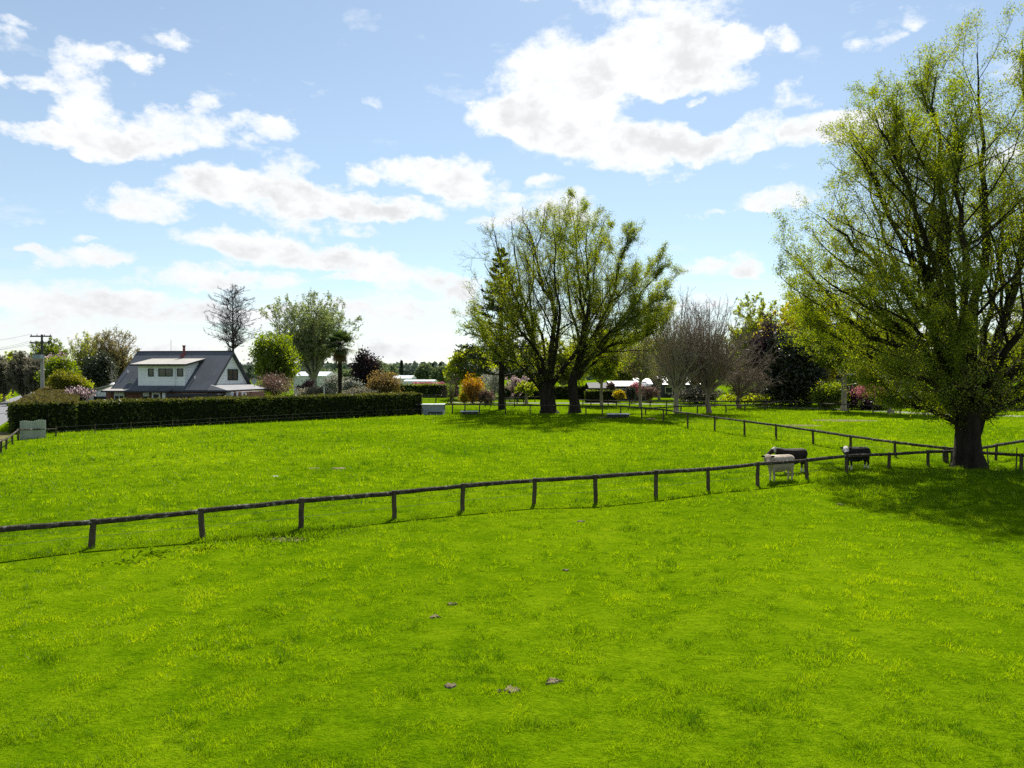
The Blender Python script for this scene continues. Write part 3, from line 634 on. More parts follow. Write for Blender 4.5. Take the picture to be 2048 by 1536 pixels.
def shed(label, px0, px1, yeave, yridge, d, depth, name='shed', cat='shed', wall=M_DARKW, roofm=M_ROOFW, gable=False, ground=0, openings=3, lean=.0):
    a = Q(px0, yeave, d); b = Q(px1, yeave, d); ze = a[2]; zd = Q(px0, yridge, d+depth/2)[2]; r = thing(name, label, cat, ((a[0]+b[0])/2, d, 0)); W2 = (b[0]-a[0])/2
    MB().box(-W2+.3, W2-.3, .4, depth, 0, ze-.12).build('wall', wall, r)
    m = MB()
    for (y0, y1, z0, z1) in ((0, depth/2, ze, zd), (depth/2, depth+.4, zd, ze)):
        m.add([(-W2,y0,z0),(W2,y0,z0),(W2,y1,z1),(-W2,y1,z1),(-W2,y0,z0-.1),(W2,y0,z0-.1),(W2,y1,z1-.1),(-W2,y1,z1-.1)],[(0,1,2,3),(4,7,6,5),(0,4,5,1),(1,5,6,2),(2,6,7,3),(3,7,4,0)])
    m.build('roof', roofm, r)
    for s_ in (-1, 1): MB().prism([(.4, ze-.12), (depth, ze-.12), (depth/2, zd-.2)], 'x', s_*(W2-.3)-.05, s_*(W2-.3)+.05).build('gable_wall', wall, r)
    for i in range(openings):
        x = -W2 + 2*W2*(i+.5)/openings; wdt = W2/openings*.55
        o = MB().box(x-wdt, x+wdt, .33, .397, .9, ze-.5).build('window', M_WHITE, r); MB().box(x-wdt+.1, x+wdt-.1, .30, .328, 1.0, ze-.6).build('pane', M_GLASS, o)
    return r
shed('long white roofed shed with dark walls right of the twin willows', 1222, 1302, 772, 762, 132, 11, openings=2)
shed('dark barn with its gable end turned to the willows', 1178, 1222, 776, 765, 134, 9, roofm=M_DARKW, openings=1, name='barn', cat='barn')
shed('small white roofed outbuilding between the bare trees', 1272, 1306, 768, 756, 146, 8, openings=1, name='outbuilding', cat='outbuilding')
shed('wide white roofed building seen through the bare branches', 1325, 1432, 769, 752, 150, 14, openings=4, name='building', cat='building')
vil = thing('flat_roofed_house', 'low modern house with white sloping roof behind the pink shrubs', 'house', Q(1688, 800, 122) * [1, 1, 0]); vl = lambda px, py: Q(px, py, 122) - np.array(vil.location)
MB().box(vl(1655, 0)[0], vl(1760, 0)[0], .6, 8, 0, vl(1655, 752)[2]).build('wall', M_DARKW, vil)
MB().box(vl(1648, 0)[0], vl(1655, 0)[0], 0, .5, 0, vl(1655, 752)[2]).build('column', M_WHITE, vil)
rA = vl(1652, 744); rB = vl(1775, 749); MB().prism([(rA[0], rA[2]), (rB[0], rB[2]-.1), (rB[0], rB[2]-.45), (rA[0], rA[2]-.35)], 'y', -.6, 9).build('roof', M_ROOFW, vil)
wv = MB().box(vl(1664, 0)[0], vl(1700, 0)[0], .55, .597, .6, vl(1655, 757)[2]).build('window', M_TRIM, vil); MB().box(vl(1666, 0)[0], vl(1698, 0)[0], .53, .548, .7, vl(1655, 758)[2]).build('pane', M_GLASS, wv)
def glasshouse(label, px0, px1, ye, yr, d, depth=8):
    a = Q(px0, ye, d); b = Q(px1, ye, d); ze = a[2]; zd = Q(px0, yr, d)[2]; r = thing('glasshouse', label, 'glasshouse', ((a[0]+b[0])/2, d, 0)); W2 = (b[0]-a[0])/2
    MB().box(-W2, W2, 0, depth, 0, ze).build('wall', M_GLZ, r)
    MB().prism([(-.1, ze), (depth+.1, ze), (depth/2, zd)], 'x', -W2-.05, W2+.05).build('roof', M_GLZ, r)
    n = 8
    fr = MB()
    for i in range(n+1): x = -W2 + 2*W2*i/n; fr.box(x-.04, x+.04, -.06, -.003, 0, ze)
    fr.box(-W2-.05, W2+.05, -.065, -.002, ze-.1, ze+.05).build('frame', M_WHITE, r); return r
M_GLZ = mottled('whitewashed_glass', (.50, .53, .56), (.66, .68, .70), .5, .3, .5)
glasshouse('white glasshouse half hidden by the pale tree trunk', 588, 652, 752, 743, 126)
glasshouse('pale far glasshouse left of the far willow', 783, 822, 757, 751, 240, 14)
glasshouse('long low far glasshouse with a blue white roof', 806, 868, 762.5, 759.5, 215, 10)

# ------------------------------------------------------------------ vegetation materials
def bark(name, c0, c1, scale=2.5):
    return mottled(name, c0, c1, scale, .95, .1, bump=1.0, bscale=9, stretch=(1, 1, .25))
BK_DARK = bark('dark_bark', (.012, .009, .007), (.036, .029, .022)); BK_TWIG = bark('willow_twigs', (.050, .042, .018), (.11, .092, .035))
BK_GREY = bark('grey_bark', (.20, .160, .122), (.38, .315, .25))
BK_BROWN = bark('brown_bark', (.045, .034, .028), (.11, .085, .07)); BK_PURP = bark('purplish_twigs', (.135, .098, .078), (.25, .19, .150))
BK_PALE = bark('pale_bark', (.17, .155, .13), (.33, .31, .27))
LF_WIL = leafy('willow_leaf', (.070, .112, .012), (.150, .188, .020), .62, (.23, .225, .035), gloss=.02)
LF_WIL2 = leafy('willow_leaf_green', (.060, .095, .012), (.130, .160, .016), .6, (.15, .15, .03))
LF_YEL = leafy('yellow_spring_leaf', (.14, .135, .010), (.28, .22, .010), .6, (.34, .25, .02))
LF_YEL2 = leafy('golden_willow_leaf', (.18, .18, .012), (.31, .28, .018), .65, (.38, .31, .02))
LF_LIME = leafy('lime_leaf', (.10, .145, .012), (.20, .235, .022), .62, (.28, .29, .05))
LF_GREEN = leafy('green_leaf', (.060, .100, .010), (.135, .175, .016), .6)
LF_GREY = leafy('grey_green_leaf', (.072, .102, .032), (.155, .19, .058), .55)
LF_OLIVE = leafy('olive_leaf', (.075, .075, .050), (.15, .14, .095), .45)
LF_DARK = leafy('dark_leaf', (.014, .020, .010), (.042, .052, .022), .25, gloss=.05)
LF_PURP = leafy('purple_leaf', (.012, .008, .010), (.040, .022, .026), .25)
LF_PINK = leafy('pink_blossom', (.20, .065, .075), (.42, .17, .18), .4)
LF_PALEPINK = leafy('pale_blossom', (.22, .16, .155), (.38, .29, .29), .4)
LF_ORANGE = leafy('orange_leaf', (.20, .115, .018), (.32, .185, .022), .45)
LF_RUST = leafy('rusty_leaf', (.095, .075, .028), (.165, .120, .038), .45)
LF_GOLD = leafy('golden_green_leaf', (.085, .095, .008), (.17, .17, .012), .5)
LF_OCH = leafy('ochre_leaf', (.105, .095, .035), (.185, .16, .055), .5)
LF_SILVER = leafy('silver_leaf', (.16, .17, .13), (.30, .31, .25), .35)
LF_BROWN = leafy('brown_leaf', (.075, .050, .034), (.15, .10, .075), .3)
LF_HEDGE = leafy('hedge_leaf', (.018, .032, .008), (.060, .082, .015), .35, (.115, .120, .022), gloss=.015)
LF_HTOP = leafy('hedge_top_leaf', (.050, .050, .014), (.100, .085, .028), .35, gloss=.01)
LF_PINE = leafy('pine_needle', (.012, .022, .010), (.035, .050, .020), .2)
LF_PALM = leafy('palm_leaf', (.020, .040, .012), (.060, .085, .020), .3)
LF_FAR = leafy('far_leaf', (.060, .090, .040), (.12, .15, .06), .35)
LF_FARD = leafy('far_dark_leaf', (.030, .045, .034), (.055, .075, .050), .25)

def px_path(path, d0, n=14):
    """limb drawn as (photo x, photo y, metres in front (-) or behind (+) the trunk)"""
    return resample([Q(p[0], p[1], d0 + p[2]) for p in path], n)

def big_tree(name, label, cat, base, trunk, limbs, bk, leaf, seed, l2=14, l3=8, l4=5, per=5, size=.1, lr2=.32, keep=None, spread=.1, elong=2.0, sprouts=0, sides=14, leaf2=None, up=.07, group=None, rtw=.010, l1b=0, env=None, t2=.18, a2=42, tw=None):
    rng = np.random.default_rng(seed); root = thing(name, label, cat, base, group=group)
    def thin(PP, RR):
        L_ = np.linalg.norm(np.diff(PP, axis=1), axis=2).sum(1); ok = rng.random(len(PP)) < np.clip(L_/np.percentile(L_, 62), .04, 1); return PP[ok], RR[ok]
    def inside(PP, RR, lim=1.0):
        if env is None: return PP, RR
        lim = lim + rng.uniform(-.10, .06, len(PP)); e0 = env(PP[:, 0]); e1 = env(PP[:, -1]); f = np.clip((lim - e0) / np.maximum(e1 - e0, 1e-3), .12, 1); f = np.where(e1 > lim, f, 1.0)
        PP = PP[:, :1] + (PP - PP[:, :1]) * f[:, None, None]; ok = rng.random(len(PP)) < np.clip(f*1.5 - .45, .02, 1); ok = ok if ok.any() else np.ones(len(PP), bool); return PP[ok], RR[ok]
    tp = Plant(); P = np.array([t[:3] for t in trunk]); R = np.array([t[3] for t in trunk]); Pr = resample(P, 16); Rr = np.interp(np.linspace(0, 1, 16), np.linspace(0, 1, len(R)), R)
    V, F = tubes(Pr[None], Rr[None], sides); 
    # ribbed, slightly lumpy bole
    cen = np.repeat(Pr, sides, axis=0); an = np.tile(np.arange(sides), 16); hgt = np.repeat(np.arange(16), sides)
    V = cen + (V - cen) * (1 + .10*np.sin(an*2.4+seed) + .07*np.sin(an*4.1+hgt*.7) + rng.normal(0, .02, len(V)))[:, None]
    tp.add(V, F)
    L1 = []; R1 = []
    for (path, r0, r1) in limbs:
        p = np.asarray(path); n = len(p)
        if env is not None:
            e = env(p); k = np.nonzero(e > .86)[0]; k = k[k > n//2]
            if len(k): tt = np.linspace(0, max(k[0], 3), n); p = np.stack([np.interp(tt, np.arange(n), p[:, c]) for c in range(3)], 1)
        p = p + np.concatenate([np.zeros((2, 3)), rng.normal(0, .05 * r0 * 6, (n-2, 3))])
        L1.append(p); R1.append(r0 + (r1 - r0) * np.linspace(0, 1, n) ** .75)
    L1 = np.array(L1); R1 = np.array(R1); V, F = tubes(L1, R1, 9); tp.add(V, F)
    if l1b:
        Pb, Rb = kids(L1, R1, l1b, rng, .22, .85, (27, 8), .52, .45, .62, L1.shape[1]-1, .06, (0, 0, .05), .2, rtw*2); Pb, Rb = inside(Pb, Rb, .95); V, F = tubes(Pb, Rb, 6); tp.add(V, F)
        L1 = np.vstack([L1, Pb]); R1 = np.vstack([R1, Rb])
    cp = Plant()
    P2, R2 = kids(L1, R1, l2, rng, t2, 1, (a2, 14), lr2, .5, .45, 7, .13, (0, 0, up), .3, rtw*1.6)
    P2, R2 = inside(P2, R2, 1.04); V, F = tubes(P2, R2, 5); tp.add(V, F)
    P3, R3 = kids(P2, R2, l3, rng, .2, 1, (40, 14), .46, .45, .5, 5, .17, (0, 0, up*.8), .35, rtw)
    P3, R3 = thin(*inside(P3, R3, 1.09)); V, F = tubes(P3, R3, 4); cp.add(V, F, 0)
    P4, R4 = kids(P3, R3, l4, rng, .15, 1, (40, 16), .56, .35, .6, 3, .2, (0, 0, up*.3), .5, rtw*.75)
    P4, R4 = thin(*inside(P4, R4, 1.13)); V, F = tubes(P4, R4, 3); cp.add(V, F, 0)
    if per:
        for (PP, k) in ((P4, per), (P3, per), (P2, per)):
            V, F, tn = leaf_quads(PP, k, size, rng, elong, spread, .3, keep, .2); cp.add(V, F, 1, tn)
    if sprouts:
        S2, SR = kids(np.vstack([L1]), R1, sprouts, rng, .0, .45, (60, 20), .085, .3, .3, 5, .2, (0, 0, .04), .4, rtw)
        V, F = tubes(S2, SR, 3); cp.add(V, F, 0)
        S3, SR3 = kids(S2, SR, 4, rng, .1, 1, (45, 15), .5, .4, .6, 3, .25, (0, 0, -.05), .5, rtw*.7)
        V, F = tubes(S3, SR3, 3); cp.add(V, F, 0)
        V, F, tn = leaf_quads(S3, per + 2, size, rng, elong, spread, .4); cp.add(V, F, 1, tn)
    tp.build('trunk', [bk], root, True); cp.build('crown', [tw or bk, leaf], root); return root

def auto_limbs(base, ztop, fork, cc, er, nl, rng, leader=False, zlo=-.35, r0=.2, arch=.5, n=12):
    """limbs from the bole to points spread over an ellipsoid crown (cc centre, er radii)"""
    out = []; ga = math.pi * (3 - math.sqrt(5))
    for i in range(nl):
        zz = zlo + (1 - zlo) * (i + .5) / nl; rad = math.sqrt(max(0, 1 - zz*zz)); a = ga * i + rng.random()*.8
        tip = np.array([cc[0] + er[0]*rad*math.cos(a), cc[1] + er[1]*rad*math.sin(a), cc[2] + er[2]*zz]) + rng.normal(0, .06, 3)*er
        if leader:
            hz = tip[2] - .55*np.linalg.norm(tip[:2]-base[:2])*arch*1.4; hz = min(max(hz, fork), ztop*.93); st = np.array([base[0], base[1], hz])
        else:
            st = np.array([base[0], base[1], fork * rng.uniform(.82, 1.0)])
        d = tip - st; mid = st + d*np.array([.5-.25*arch, .5-.25*arch, .5+.12*arch]); q1 = st + d*np.array([.2, .2, .27])
        out.append((resample([st, q1*.6+(st+d*.25)*.4, mid, tip], n), r0 * rng.uniform(.7, 1.1) * (1 if not leader else max(.35, 1 - hz/ztop)), .02))
    return out
def px_tree(name, label, cat, px, d, top, half, cb, bk, leaf, seed, ct=None, leader=False, nl=10, r0=.25, fork=None, cx=None, zlo=-.35, arch=.5, dep=None, **kw):
    """tree standing at photo column px and depth d; top / cb = photo rows of crown top and bottom; half = crown half width in photo pixels"""
    base = np.array([Q(px, 760, d)[0], d, 0]); zt_ = Q(px, top, d)[2]; zb = max(Q(px, cb, d)[2], .4); rx = half*pxm(d); cxm = Q(cx if cx else px, 760, d)[0]
    cc = np.array([cxm, d, (zt_+zb)/2]); er = np.array([rx, dep or rx, (zt_-zb)/2]) * .86
    fk = fork if fork else max(zb*.9, .8); rng = np.random.default_rng(seed+100)
    th = zt_*.9 if leader else fk*1.05
    trunk = [(*(base - [0, 0, .2]), r0*1.5), (*(base + [0, 0, .35]), r0*1.12), (*(base + [rng.normal(0, .1), 0, th*.5]), r0*(.62 if leader else .9)), (*(base + [0, 0, th]), r0*(.1 if leader else .8))]
    limbs = auto_limbs(base, zt_, fk, cc, er, nl, rng, leader, zlo, r0*.6, arch)
    kw.setdefault('rtw', pxm(d)*(.22 if kw.get('per', 1) else .26))
    er1 = er/.86; kw.setdefault('env', lambda X: np.sqrt((((X - cc)/er1)**2).sum(1)))
    return big_tree(name, label, cat, base, trunk, limbs, bk, leaf, seed, sides=10, **kw)
def bush(name, label, cat, px, d, top, half, bot, leaf, seed, n=3500, size=.14, clumps=40, cs=.22, stems=9, bk=BK_BROWN, twigs=0, dep=None, shell=.6, elong=1.6, leaf_mi=None, group=None, flat=1.0):
    """leafy shrub: stems from the ground, leaves in clumps through an ellipsoid volume"""
    rng = np.random.default_rng(seed); base = np.array([Q(px, 760, d)[0], d, 0.]); zt_ = Q(px, top, d)[2]; zb = max(Q(px, bot, d)[2], 0.0); rx = half*pxm(d); ry = dep or rx*.85; rz = (zt_-zb)/2
    c = np.array([base[0], d, zb+rz]); root = thing(name, label, cat, base, group=group); P = Plant()
    u = nrm(rng.normal(0, 1, (clumps, 3))); rad = shell + (1-shell)*rng.random((clumps, 1)); rad = rad*rng.uniform(.62, 1.06, (clumps, 1)); cen = c + u*rad*np.array([rx, ry, rz*flat])
    st = np.repeat(base[None], stems, 0) + rng.normal(0, .12*rx, (stems, 3))*[1, 1, 0]; tips = cen[rng.integers(0, clumps, stems)]
    L = np.array([resample([s, s+(t-s)*[.3, .3, .5], t], 7) for s, t in zip(st, tips)]); R = np.full((stems, 1), max(.02, pxm(d)*.35))*np.linspace(1.3, .4, 7)[None]
    S = Plant(); V, F = tubes(L, R, 5); S.add(V, F)
    if twigs:
        P2, R2 = kids(L, R, twigs, rng, .2, 1, (40, 15), .5, .4, .6, 5, .2, (0, 0, .08), .4, pxm(d)*.22); V, F = tubes(P2, R2, 3); P.add(V, F, 0)
        P3, R3 = kids(P2, R2, 5, rng, .2, 1, (38, 15), .5, .4, .6, 4, .2, (0, 0, .05), .4, pxm(d)*.16); V, F = tubes(P3, R3, 3); P.add(V, F, 0)
    k = max(1, n // clumps); pts = (cen[:, None] + rng.normal(0, 1, (clumps, k, 3))*cs*np.array([rx, ry, rz])).reshape(-1, 3); pts = pts[pts[:, 2] > .05]
    V, F, tn = quads_at(pts, size, rng, elong, .1); P.add(V, F, 1, tn)
    S.build('stem', [bk], root); P.build('foliage', [bk, leaf], root); return root

# ------------------------------------------------------------------ the two big central willows
DA = 90.0
def z5(l, s=.3125, ox=860, oy=380): return [(ox + a*s, oy + b*s, c) for a, b, c in l]
bA = G(1097, 826); DA = bA[1]; k_ = pxm(DA)
limA = [([(1085,768,0)]+z5([(690,1060,-.5),(640,890,-1),(560,720,-1.5),(500,550,-1),(430,380,-1),(405,240,-.5)]), .50),
 ([(1082,772,0)]+z5([(560,1085,-1),(430,1010,-2),(300,885,-2.5),(195,805,-3),(160,700,-3),(205,540,-3)]), .40),
 ([(1098,765,0)]+z5([(785,960,.5),(800,760,1),(720,610,1.5),(690,450,1.5),(640,280,2),(590,120,2)]), .50),
 (z5([(690,1080,-.4),(660,960,-.6),(600,800,0),(655,620,1),(665,430,1),(720,250,1),(735,110,1)]), .30),
 ([(1103,770,0)]+z5([(850,1150,-.5),(950,1010,-1),(985,850,-1.2),(960,650,-1),(940,450,-1),(930,260,-1),(900,90,-1)]), .45),
 ([(1092,770,0)]+z5([(740,1100,3),(700,900,5),(600,700,6.5),(560,500,7),(530,330,7),(520,200,7)]), .38),
 ([(1092,768,0)]+z5([(720,1080,-3),(620,950,-5),(540,850,-6.5),(470,700,-7),(400,580,-7.5),(340,470,-8)]), .34),
 ([(1083,775,0)]+z5([(600,1130,2),(480,1020,3.5),(420,900,4.5),(360,760,5),(330,600,5)]), .30),
 ([(1101,765,0)]+z5([(800,1050,-3.5),(830,800,-5.5),(800,600,-6.5),(800,380,-7),(780,200,-7)]), .36),
 ([(1079,778,0)]+z5([(610,1160,-2.5),(540,1100,-4),(440,1060,-5),(380,960,-5.5),(340,860,-6)]), .22)]
limA = [(px_path(p, DA), r*.85, .03) for p, r in limA]
ox = bA[0]
tA = [(ox, DA, -.2, 1.45), (ox-.1, DA, .5, 1.02), (ox-.2, DA, 1.8, .90), (ox-.3, DA, 3.4, .95), (Q(1090, 768, DA)[0], DA, Q(1090, 764, DA)[2], .85)]
def profile_env(axis_px, d, rows):
    ax = Q(axis_px, 760, d)[0]; zz = np.array([Q(axis_px, r[0], d)[2] for r in rows])[::-1]; rr_ = np.array([r[1]*pxm(d) for r in rows])[::-1]
    def f(X):
        r = np.hypot(X[:, 0]-ax, (X[:, 1]-d)*.9)/1.06; lim = np.interp(X[:, 2], zz, rr_, left=rr_[0], right=.01); a = np.arctan2(X[:, 1]-d, X[:, 0]-ax)
        return r / np.maximum(lim*(1 + .07*np.sin(3*a+1) + .05*np.sin(7*a+X[:, 2]*.9)), .05)
    return f
ENV_MID = profile_env(1125, 91, [(388, 0), (402, 75), (420, 120), (450, 170), (500, 205), (560, 222), (620, 228), (680, 200), (730, 150), (770, 90), (800, 70)])
ENV_BIG = profile_env(1965, DC_, [(30, 0), (60, 60), (95, 120), (130, 200), (200, 262), (290, 312), (350, 330), (400, 362), (480, 408), (540, 412), (620, 395), (700, 350), (770, 290), (840, 200), (900, 150)]) if False else None
def thin_left(S):
    u = np.clip((S[:, 2]-9)/10, 0, 1) * np.clip((7 - (S[:, 0]-ox))/9, 0, 1); v = np.clip((-2-(S[:, 0]-ox))/5, 0, 1)
    return np.clip(1 - .66*u - .12*v, .2, 1)
big_tree('willow', 'wide multi-limbed willow with thinly leafed upper left limbs, left of the twin trunks', 'tree', bA, tA, limA, BK_DARK, LF_WIL, 11, tw=BK_TWIG, l1b=3, l2=10, l3=9, l4=5, per=7, size=.09, lr2=.34, keep=thin_left, spread=.2, env=ENV_MID, elong=2.0, sprouts=12, rtw=.014)
bB = G(1150, 825.5); DB = bB[1]; ob = bB[0]
limB = [([(1150,760,0)]+z5([(950,1100,.4),(1000,900,1),(1045,650,1.5),(1060,420,1.5),(1110,200,1)]), .42),
 ([(1156,752,0)]+z5([(1050,1060,-.5),(1180,990,-1),(1280,950,-1.5),(1400,880,-2),(1480,800,-2),(1560,760,-2)]), .36),
 ([(1154,745,0)]+z5([(1060,1040,0),(1150,940,-1),(1230,810,-1.5),(1340,660,-2),(1440,570,-2.2),(1520,470,-2.4)]), .36),
 ([(1150,740,0)]+z5([(1080,860,0),(1170,690,1),(1200,520,1),(1240,380,1),(1290,200,1)]), .34),
 ([(1147,745,0)]+z5([(960,1000,1.5),(905,760,3),(870,520,4),(850,350,4),(820,130,4)]), .36),
 ([(1152,745,0)]+z5([(1040,980,3),(1120,820,5),(1250,640,6.5),(1330,480,7),(1400,330,7)]), .34),
 ([(1150,740,0)]+z5([(990,930,-3),(1020,720,-5),(1010,520,-6),(1000,330,-7),(1020,170,-7)]), .34),
 ([(1153,748,0)]+z5([(1060,1030,-3),(1160,900,-5),(1270,840,-6.5),(1370,760,-7.5),(1450,680,-8)]), .30),
 ([(1156,758,0)]+z5([(1060,1100,2),(1180,1040,4),(1300,980,5),(1420,950,6),(1520,870,6)]), .26)]
limB = [(px_path(p, DB), r*.8, .03) for p, r in limB]
tB = [(ob, DB, -.2, 1.0), (ob, DB, .5, .68), (ob-.2, DB, 2.0, .60), (ob-.3, DB, 3.6, .58), (ob-.05, DB, Q(1150, 742, DB)[2], .42)]
big_tree('willow', 'fuller green willow on the right one of the twin trunks', 'tree', bB, tB, limB, BK_DARK, LF_WIL, 12, tw=BK_TWIG, l1b=3, l2=10, l3=9, l4=5, per=9, size=.09, lr2=.36, spread=.2, env=ENV_MID, elong=2.0, sprouts=14, rtw=.014)

# ------------------------------------------------------------------ the huge willow on the right
def z7(l, s=.599, ox=1500, oy=40): return [(ox + a*s, oy + b*s, c) for a, b, c in l]
bC = G(1936, 934); DC = bC[1]; oc = bC[0]
ENV_BIG = profile_env(1975, DC, [(0, 0), (38, 62), (75, 112), (100, 146), (130, 204), (200, 268), (290, 318), (350, 335), (400, 368), (480, 415), (540, 422), (620, 405), (700, 365), (770, 300), (840, 215), (900, 160)])
limC = [([(1925,850,0)]+z7([(590,1300,-.5),(500,1262,-1),(410,1200,-1.4),(330,1150,-1.8),(240,1135,-2)]), .20),
 ([(1920,835,0)]+z7([(650,1170,.4),(560,1110,.8),(420,1065,1),(330,1005,1.2),(230,880,1.4),(115,770,1.5)]), .34),
 ([(1922,825,0)]+z7([(610,1020,-.4),(510,890,-.8),(410,810,-1),(310,720,-1.2),(215,610,-1.4)]), .34),
 ([(1924,825,0)]+z7([(655,1050,.3),(600,870,.8),(540,640,1),(505,430,1.2),(470,240,1.2)]), .36),
 ([(1924,825,0)]+z7([(620,980,.6),(540,800,1),(450,620,1.2),(380,480,1.4),(330,400,1.4)]), .28),
 ([(1924,822,0)]+z7([(640,900,-1),(560,650,-1.4),(480,450,-1.6),(420,330,-1.8)]), .26),
 ([(1928,815,0)]+z7([(665,900,-.5),(650,700,-1),(640,500,-1.2),(620,330,-1.4),(615,170,-1.4)]), .36),
 ([(1940,815,0)]+z7([(745,980,.5),(785,720,1),(775,500,1.2),(765,320,1.2),(755,110,1)]), .38),
 ([(1945,820,0)]+z7([(820,1080,-.4),(880,880,-.6),(935,600,-1),(920,330,-1),(900,60,-1)]), .38),
 ([(1950,828,0)]+z7([(850,1200,0),(950,1080,-.4),(1060,900,-.6),(1120,700,-.8),(1150,500,-.8)]), .34),
 ([(1950,835,0)]+z7([(870,1240,.6),(1000,1160,1),(1130,1040,1.4),(1250,900,1.4),(1320,760,1.4)]), .30),
 ([(1950,848,0)]+z7([(850,1290,-.6),(960,1250,-1),(1080,1200,-1.4),(1200,1170,-1.6)]), .20),
 ([(1930,825,0)]+z7([(650,1120,3),(560,960,5),(470,800,6),(420,640,6.5),(380,480,6.8)]), .30),
 ([(1930,828,0)]+z7([(660,1150,-2.5),(570,1050,-4),(470,980,-5),(360,900,-5.6),(270,800,-6)]), .28),
 ([(1936,822,0)]+z7([(710,1050,-3),(720,850,-4.4),(700,650,-5),(690,470,-5.4),(680,300,-5.4)]), .30),
 ([(1940,822,0)]+z7([(780,1080,3.4),(830,860,5),(850,640,6),(840,420,6.4),(830,240,6.4)]), .30),
 ([(1944,828,0)]+z7([(840,1130,-3),(940,960,-4.4),(1010,780,-5),(1040,560,-5.4),(1030,350,-5.4)]), .28),
 ([(1944,828,0)]+z7([(830,1160,3),(960,1000,5),(1080,800,6),(1150,620,6.4),(1180,450,6.4)]), .28),
 ([(1926,838,0)]+z7([(600,1200,2.5),(470,1120,4),(370,1080,5),(270,1040,5.5),(160,900,6)]), .24),
 ([(1922,832,0)]+z7([(600,1130,-1),(500,1030,-1.6),(400,960,-2),(300,900,-2.4),(180,820,-2.6)]), .26),
 ([(1922,842,0)]+z7([(610,1240,1),(500,1190,1.6),(400,1120,2),(290,1060,2.2),(190,1010,2.4)]), .22),
 ([(1926,840,0)]+z7([(620,1220,-2.4),(520,1180,-3.6),(420,1130,-4.4),(320,1080,-5)]), .22)]
limC = [(px_path(p, DC), r*.88, .025) for p, r in limC]
tC = [(oc, DC, -.2, 1.02), (oc, DC, .25, .76), (oc, DC, .9, .62), (oc, DC, 1.7, .57), (oc+.03, DC, 2.5, .63), (oc+.02, DC, 3.3, .62)]
big_tree('willow', 'huge leafy willow with thick flared trunk standing on the fence line', 'tree', bC, tC, limC, BK_DARK, LF_WIL, 13, tw=BK_TWIG, l1b=2, l2=11, l3=9, l4=6, per=12, size=.051, lr2=.38, spread=.13, env=ENV_BIG, elong=2.1, sprouts=20, sides=18, rtw=.0055)

# ------------------------------------------------------------------ trees on the right
px_tree('bare_tree', 'tall pale grey bare tree with a clean trunk right of the willows', 'tree', 1353, G(1353, 826)[1], 572, 98, 800, BK_GREY, LF_BROWN, 21, nl=50, r0=.32, fork=3.0, zlo=-.45, arch=.25, t2=.36, a2=32, l2=8, l3=6, l4=3, per=0, lr2=.36, up=.10)
px_tree('bare_tree', 'purplish bare tree just right of the tall pale one', 'tree', 1418, G(1418, 826)[1], 584, 100, 800, BK_PURP, LF_BROWN, 22, nl=50, r0=.32, fork=2.8, zlo=-.45, arch=.2, t2=.36, a2=32, l2=8, l3=6, l4=3, per=0, lr2=.36, up=.09)
px_tree('bare_tree', 'slender bare tree with upright twigs behind the curved fence', 'tree', 1281, G(1281, 813)[1], 606, 80, 790, BK_GREY, LF_LIME, 23, nl=20, r0=.24, fork=4.5, zlo=-.6, arch=.75, l2=11, l3=7, l4=4, per=2, size=0.08, lr2=.34, up=.12)
px_tree('birch', 'twin stemmed young tree with sparse lime leaves beside the right willow', 'tree', 1203, G(1203, 811)[1], 652, 62, 765, BK_GREY, LF_LIME, 24, nl=22, r0=.26, fork=4, zlo=-.7, arch=.7, l2=10, l3=8, l4=4, per=5, size=0.15, lr2=.46, up=.1)
px_tree('bare_tree', 'low twiggy purple tree with long level branches against the dark magnolia', 'tree', 1478, 104, 655, 86, 800, BK_PURP, LF_BROWN, 25, cx=1500, nl=22, r0=.26, fork=1.8, zlo=-.75, arch=.15, l2=12, l3=9, l4=3, per=0, lr2=.34, up=.0)
bush('magnolia', 'big dark evergreen tree behind the fence with glossy leaves', 'tree', 1588, 108, 655, 58, 812, LF_DARK, 26, n=26000, size=.30, clumps=150, cs=.15, stems=8, bk=BK_DARK, shell=.45)
bush('purple_tree', 'dark purple leaved tree top beside the yellow tree', 'tree', 1545, 112, 640, 46, 760, LF_PURP, 27, n=7000, size=.30, clumps=70, cs=.18, stems=6, bk=BK_DARK, shell=.4)
px_tree('poplar', 'pale yellow green tree rising behind the purple branches', 'tree', 1520, 140, 588, 74, 770, BK_PALE, LF_LIME, 28, nl=23, r0=.3, fork=3, zlo=-.8, arch=.8, l2=10, l3=8, l4=4, per=6, size=0.22, lr2=.46, up=.14)
px_tree('maple', 'golden yellow tree behind the left edge of the huge willow', 'tree', 1612, 118, 588, 96, 775, BK_GREY, LF_YEL2, 29, nl=23, r0=.3, fork=3, zlo=-.7, arch=.6, l2=10, l3=7, l4=5, per=10, size=0.21, lr2=.46, up=.1)
px_tree('alder', 'grey trunked tree with yellow green leaves by the driveway', 'tree', 1688, G(1688, 822)[1], 640, 78, 735, BK_GREY, LF_WIL2, 30, nl=22, r0=.34, fork=5.5, zlo=-.6, arch=.5, l2=10, l3=8, l4=4, per=8, size=0.15, lr2=.46, up=.06)
px_tree('alder', 'pale based tree whose crown merges behind the huge willow', 'tree', 1782, G(1782, 827)[1], 620, 85, 750, BK_GREY, LF_WIL2, 31, nl=22, r0=.34, fork=5, zlo=-.6, arch=.5, l2=10, l3=8, l4=4, per=8, size=0.15, lr2=.46, up=.06)
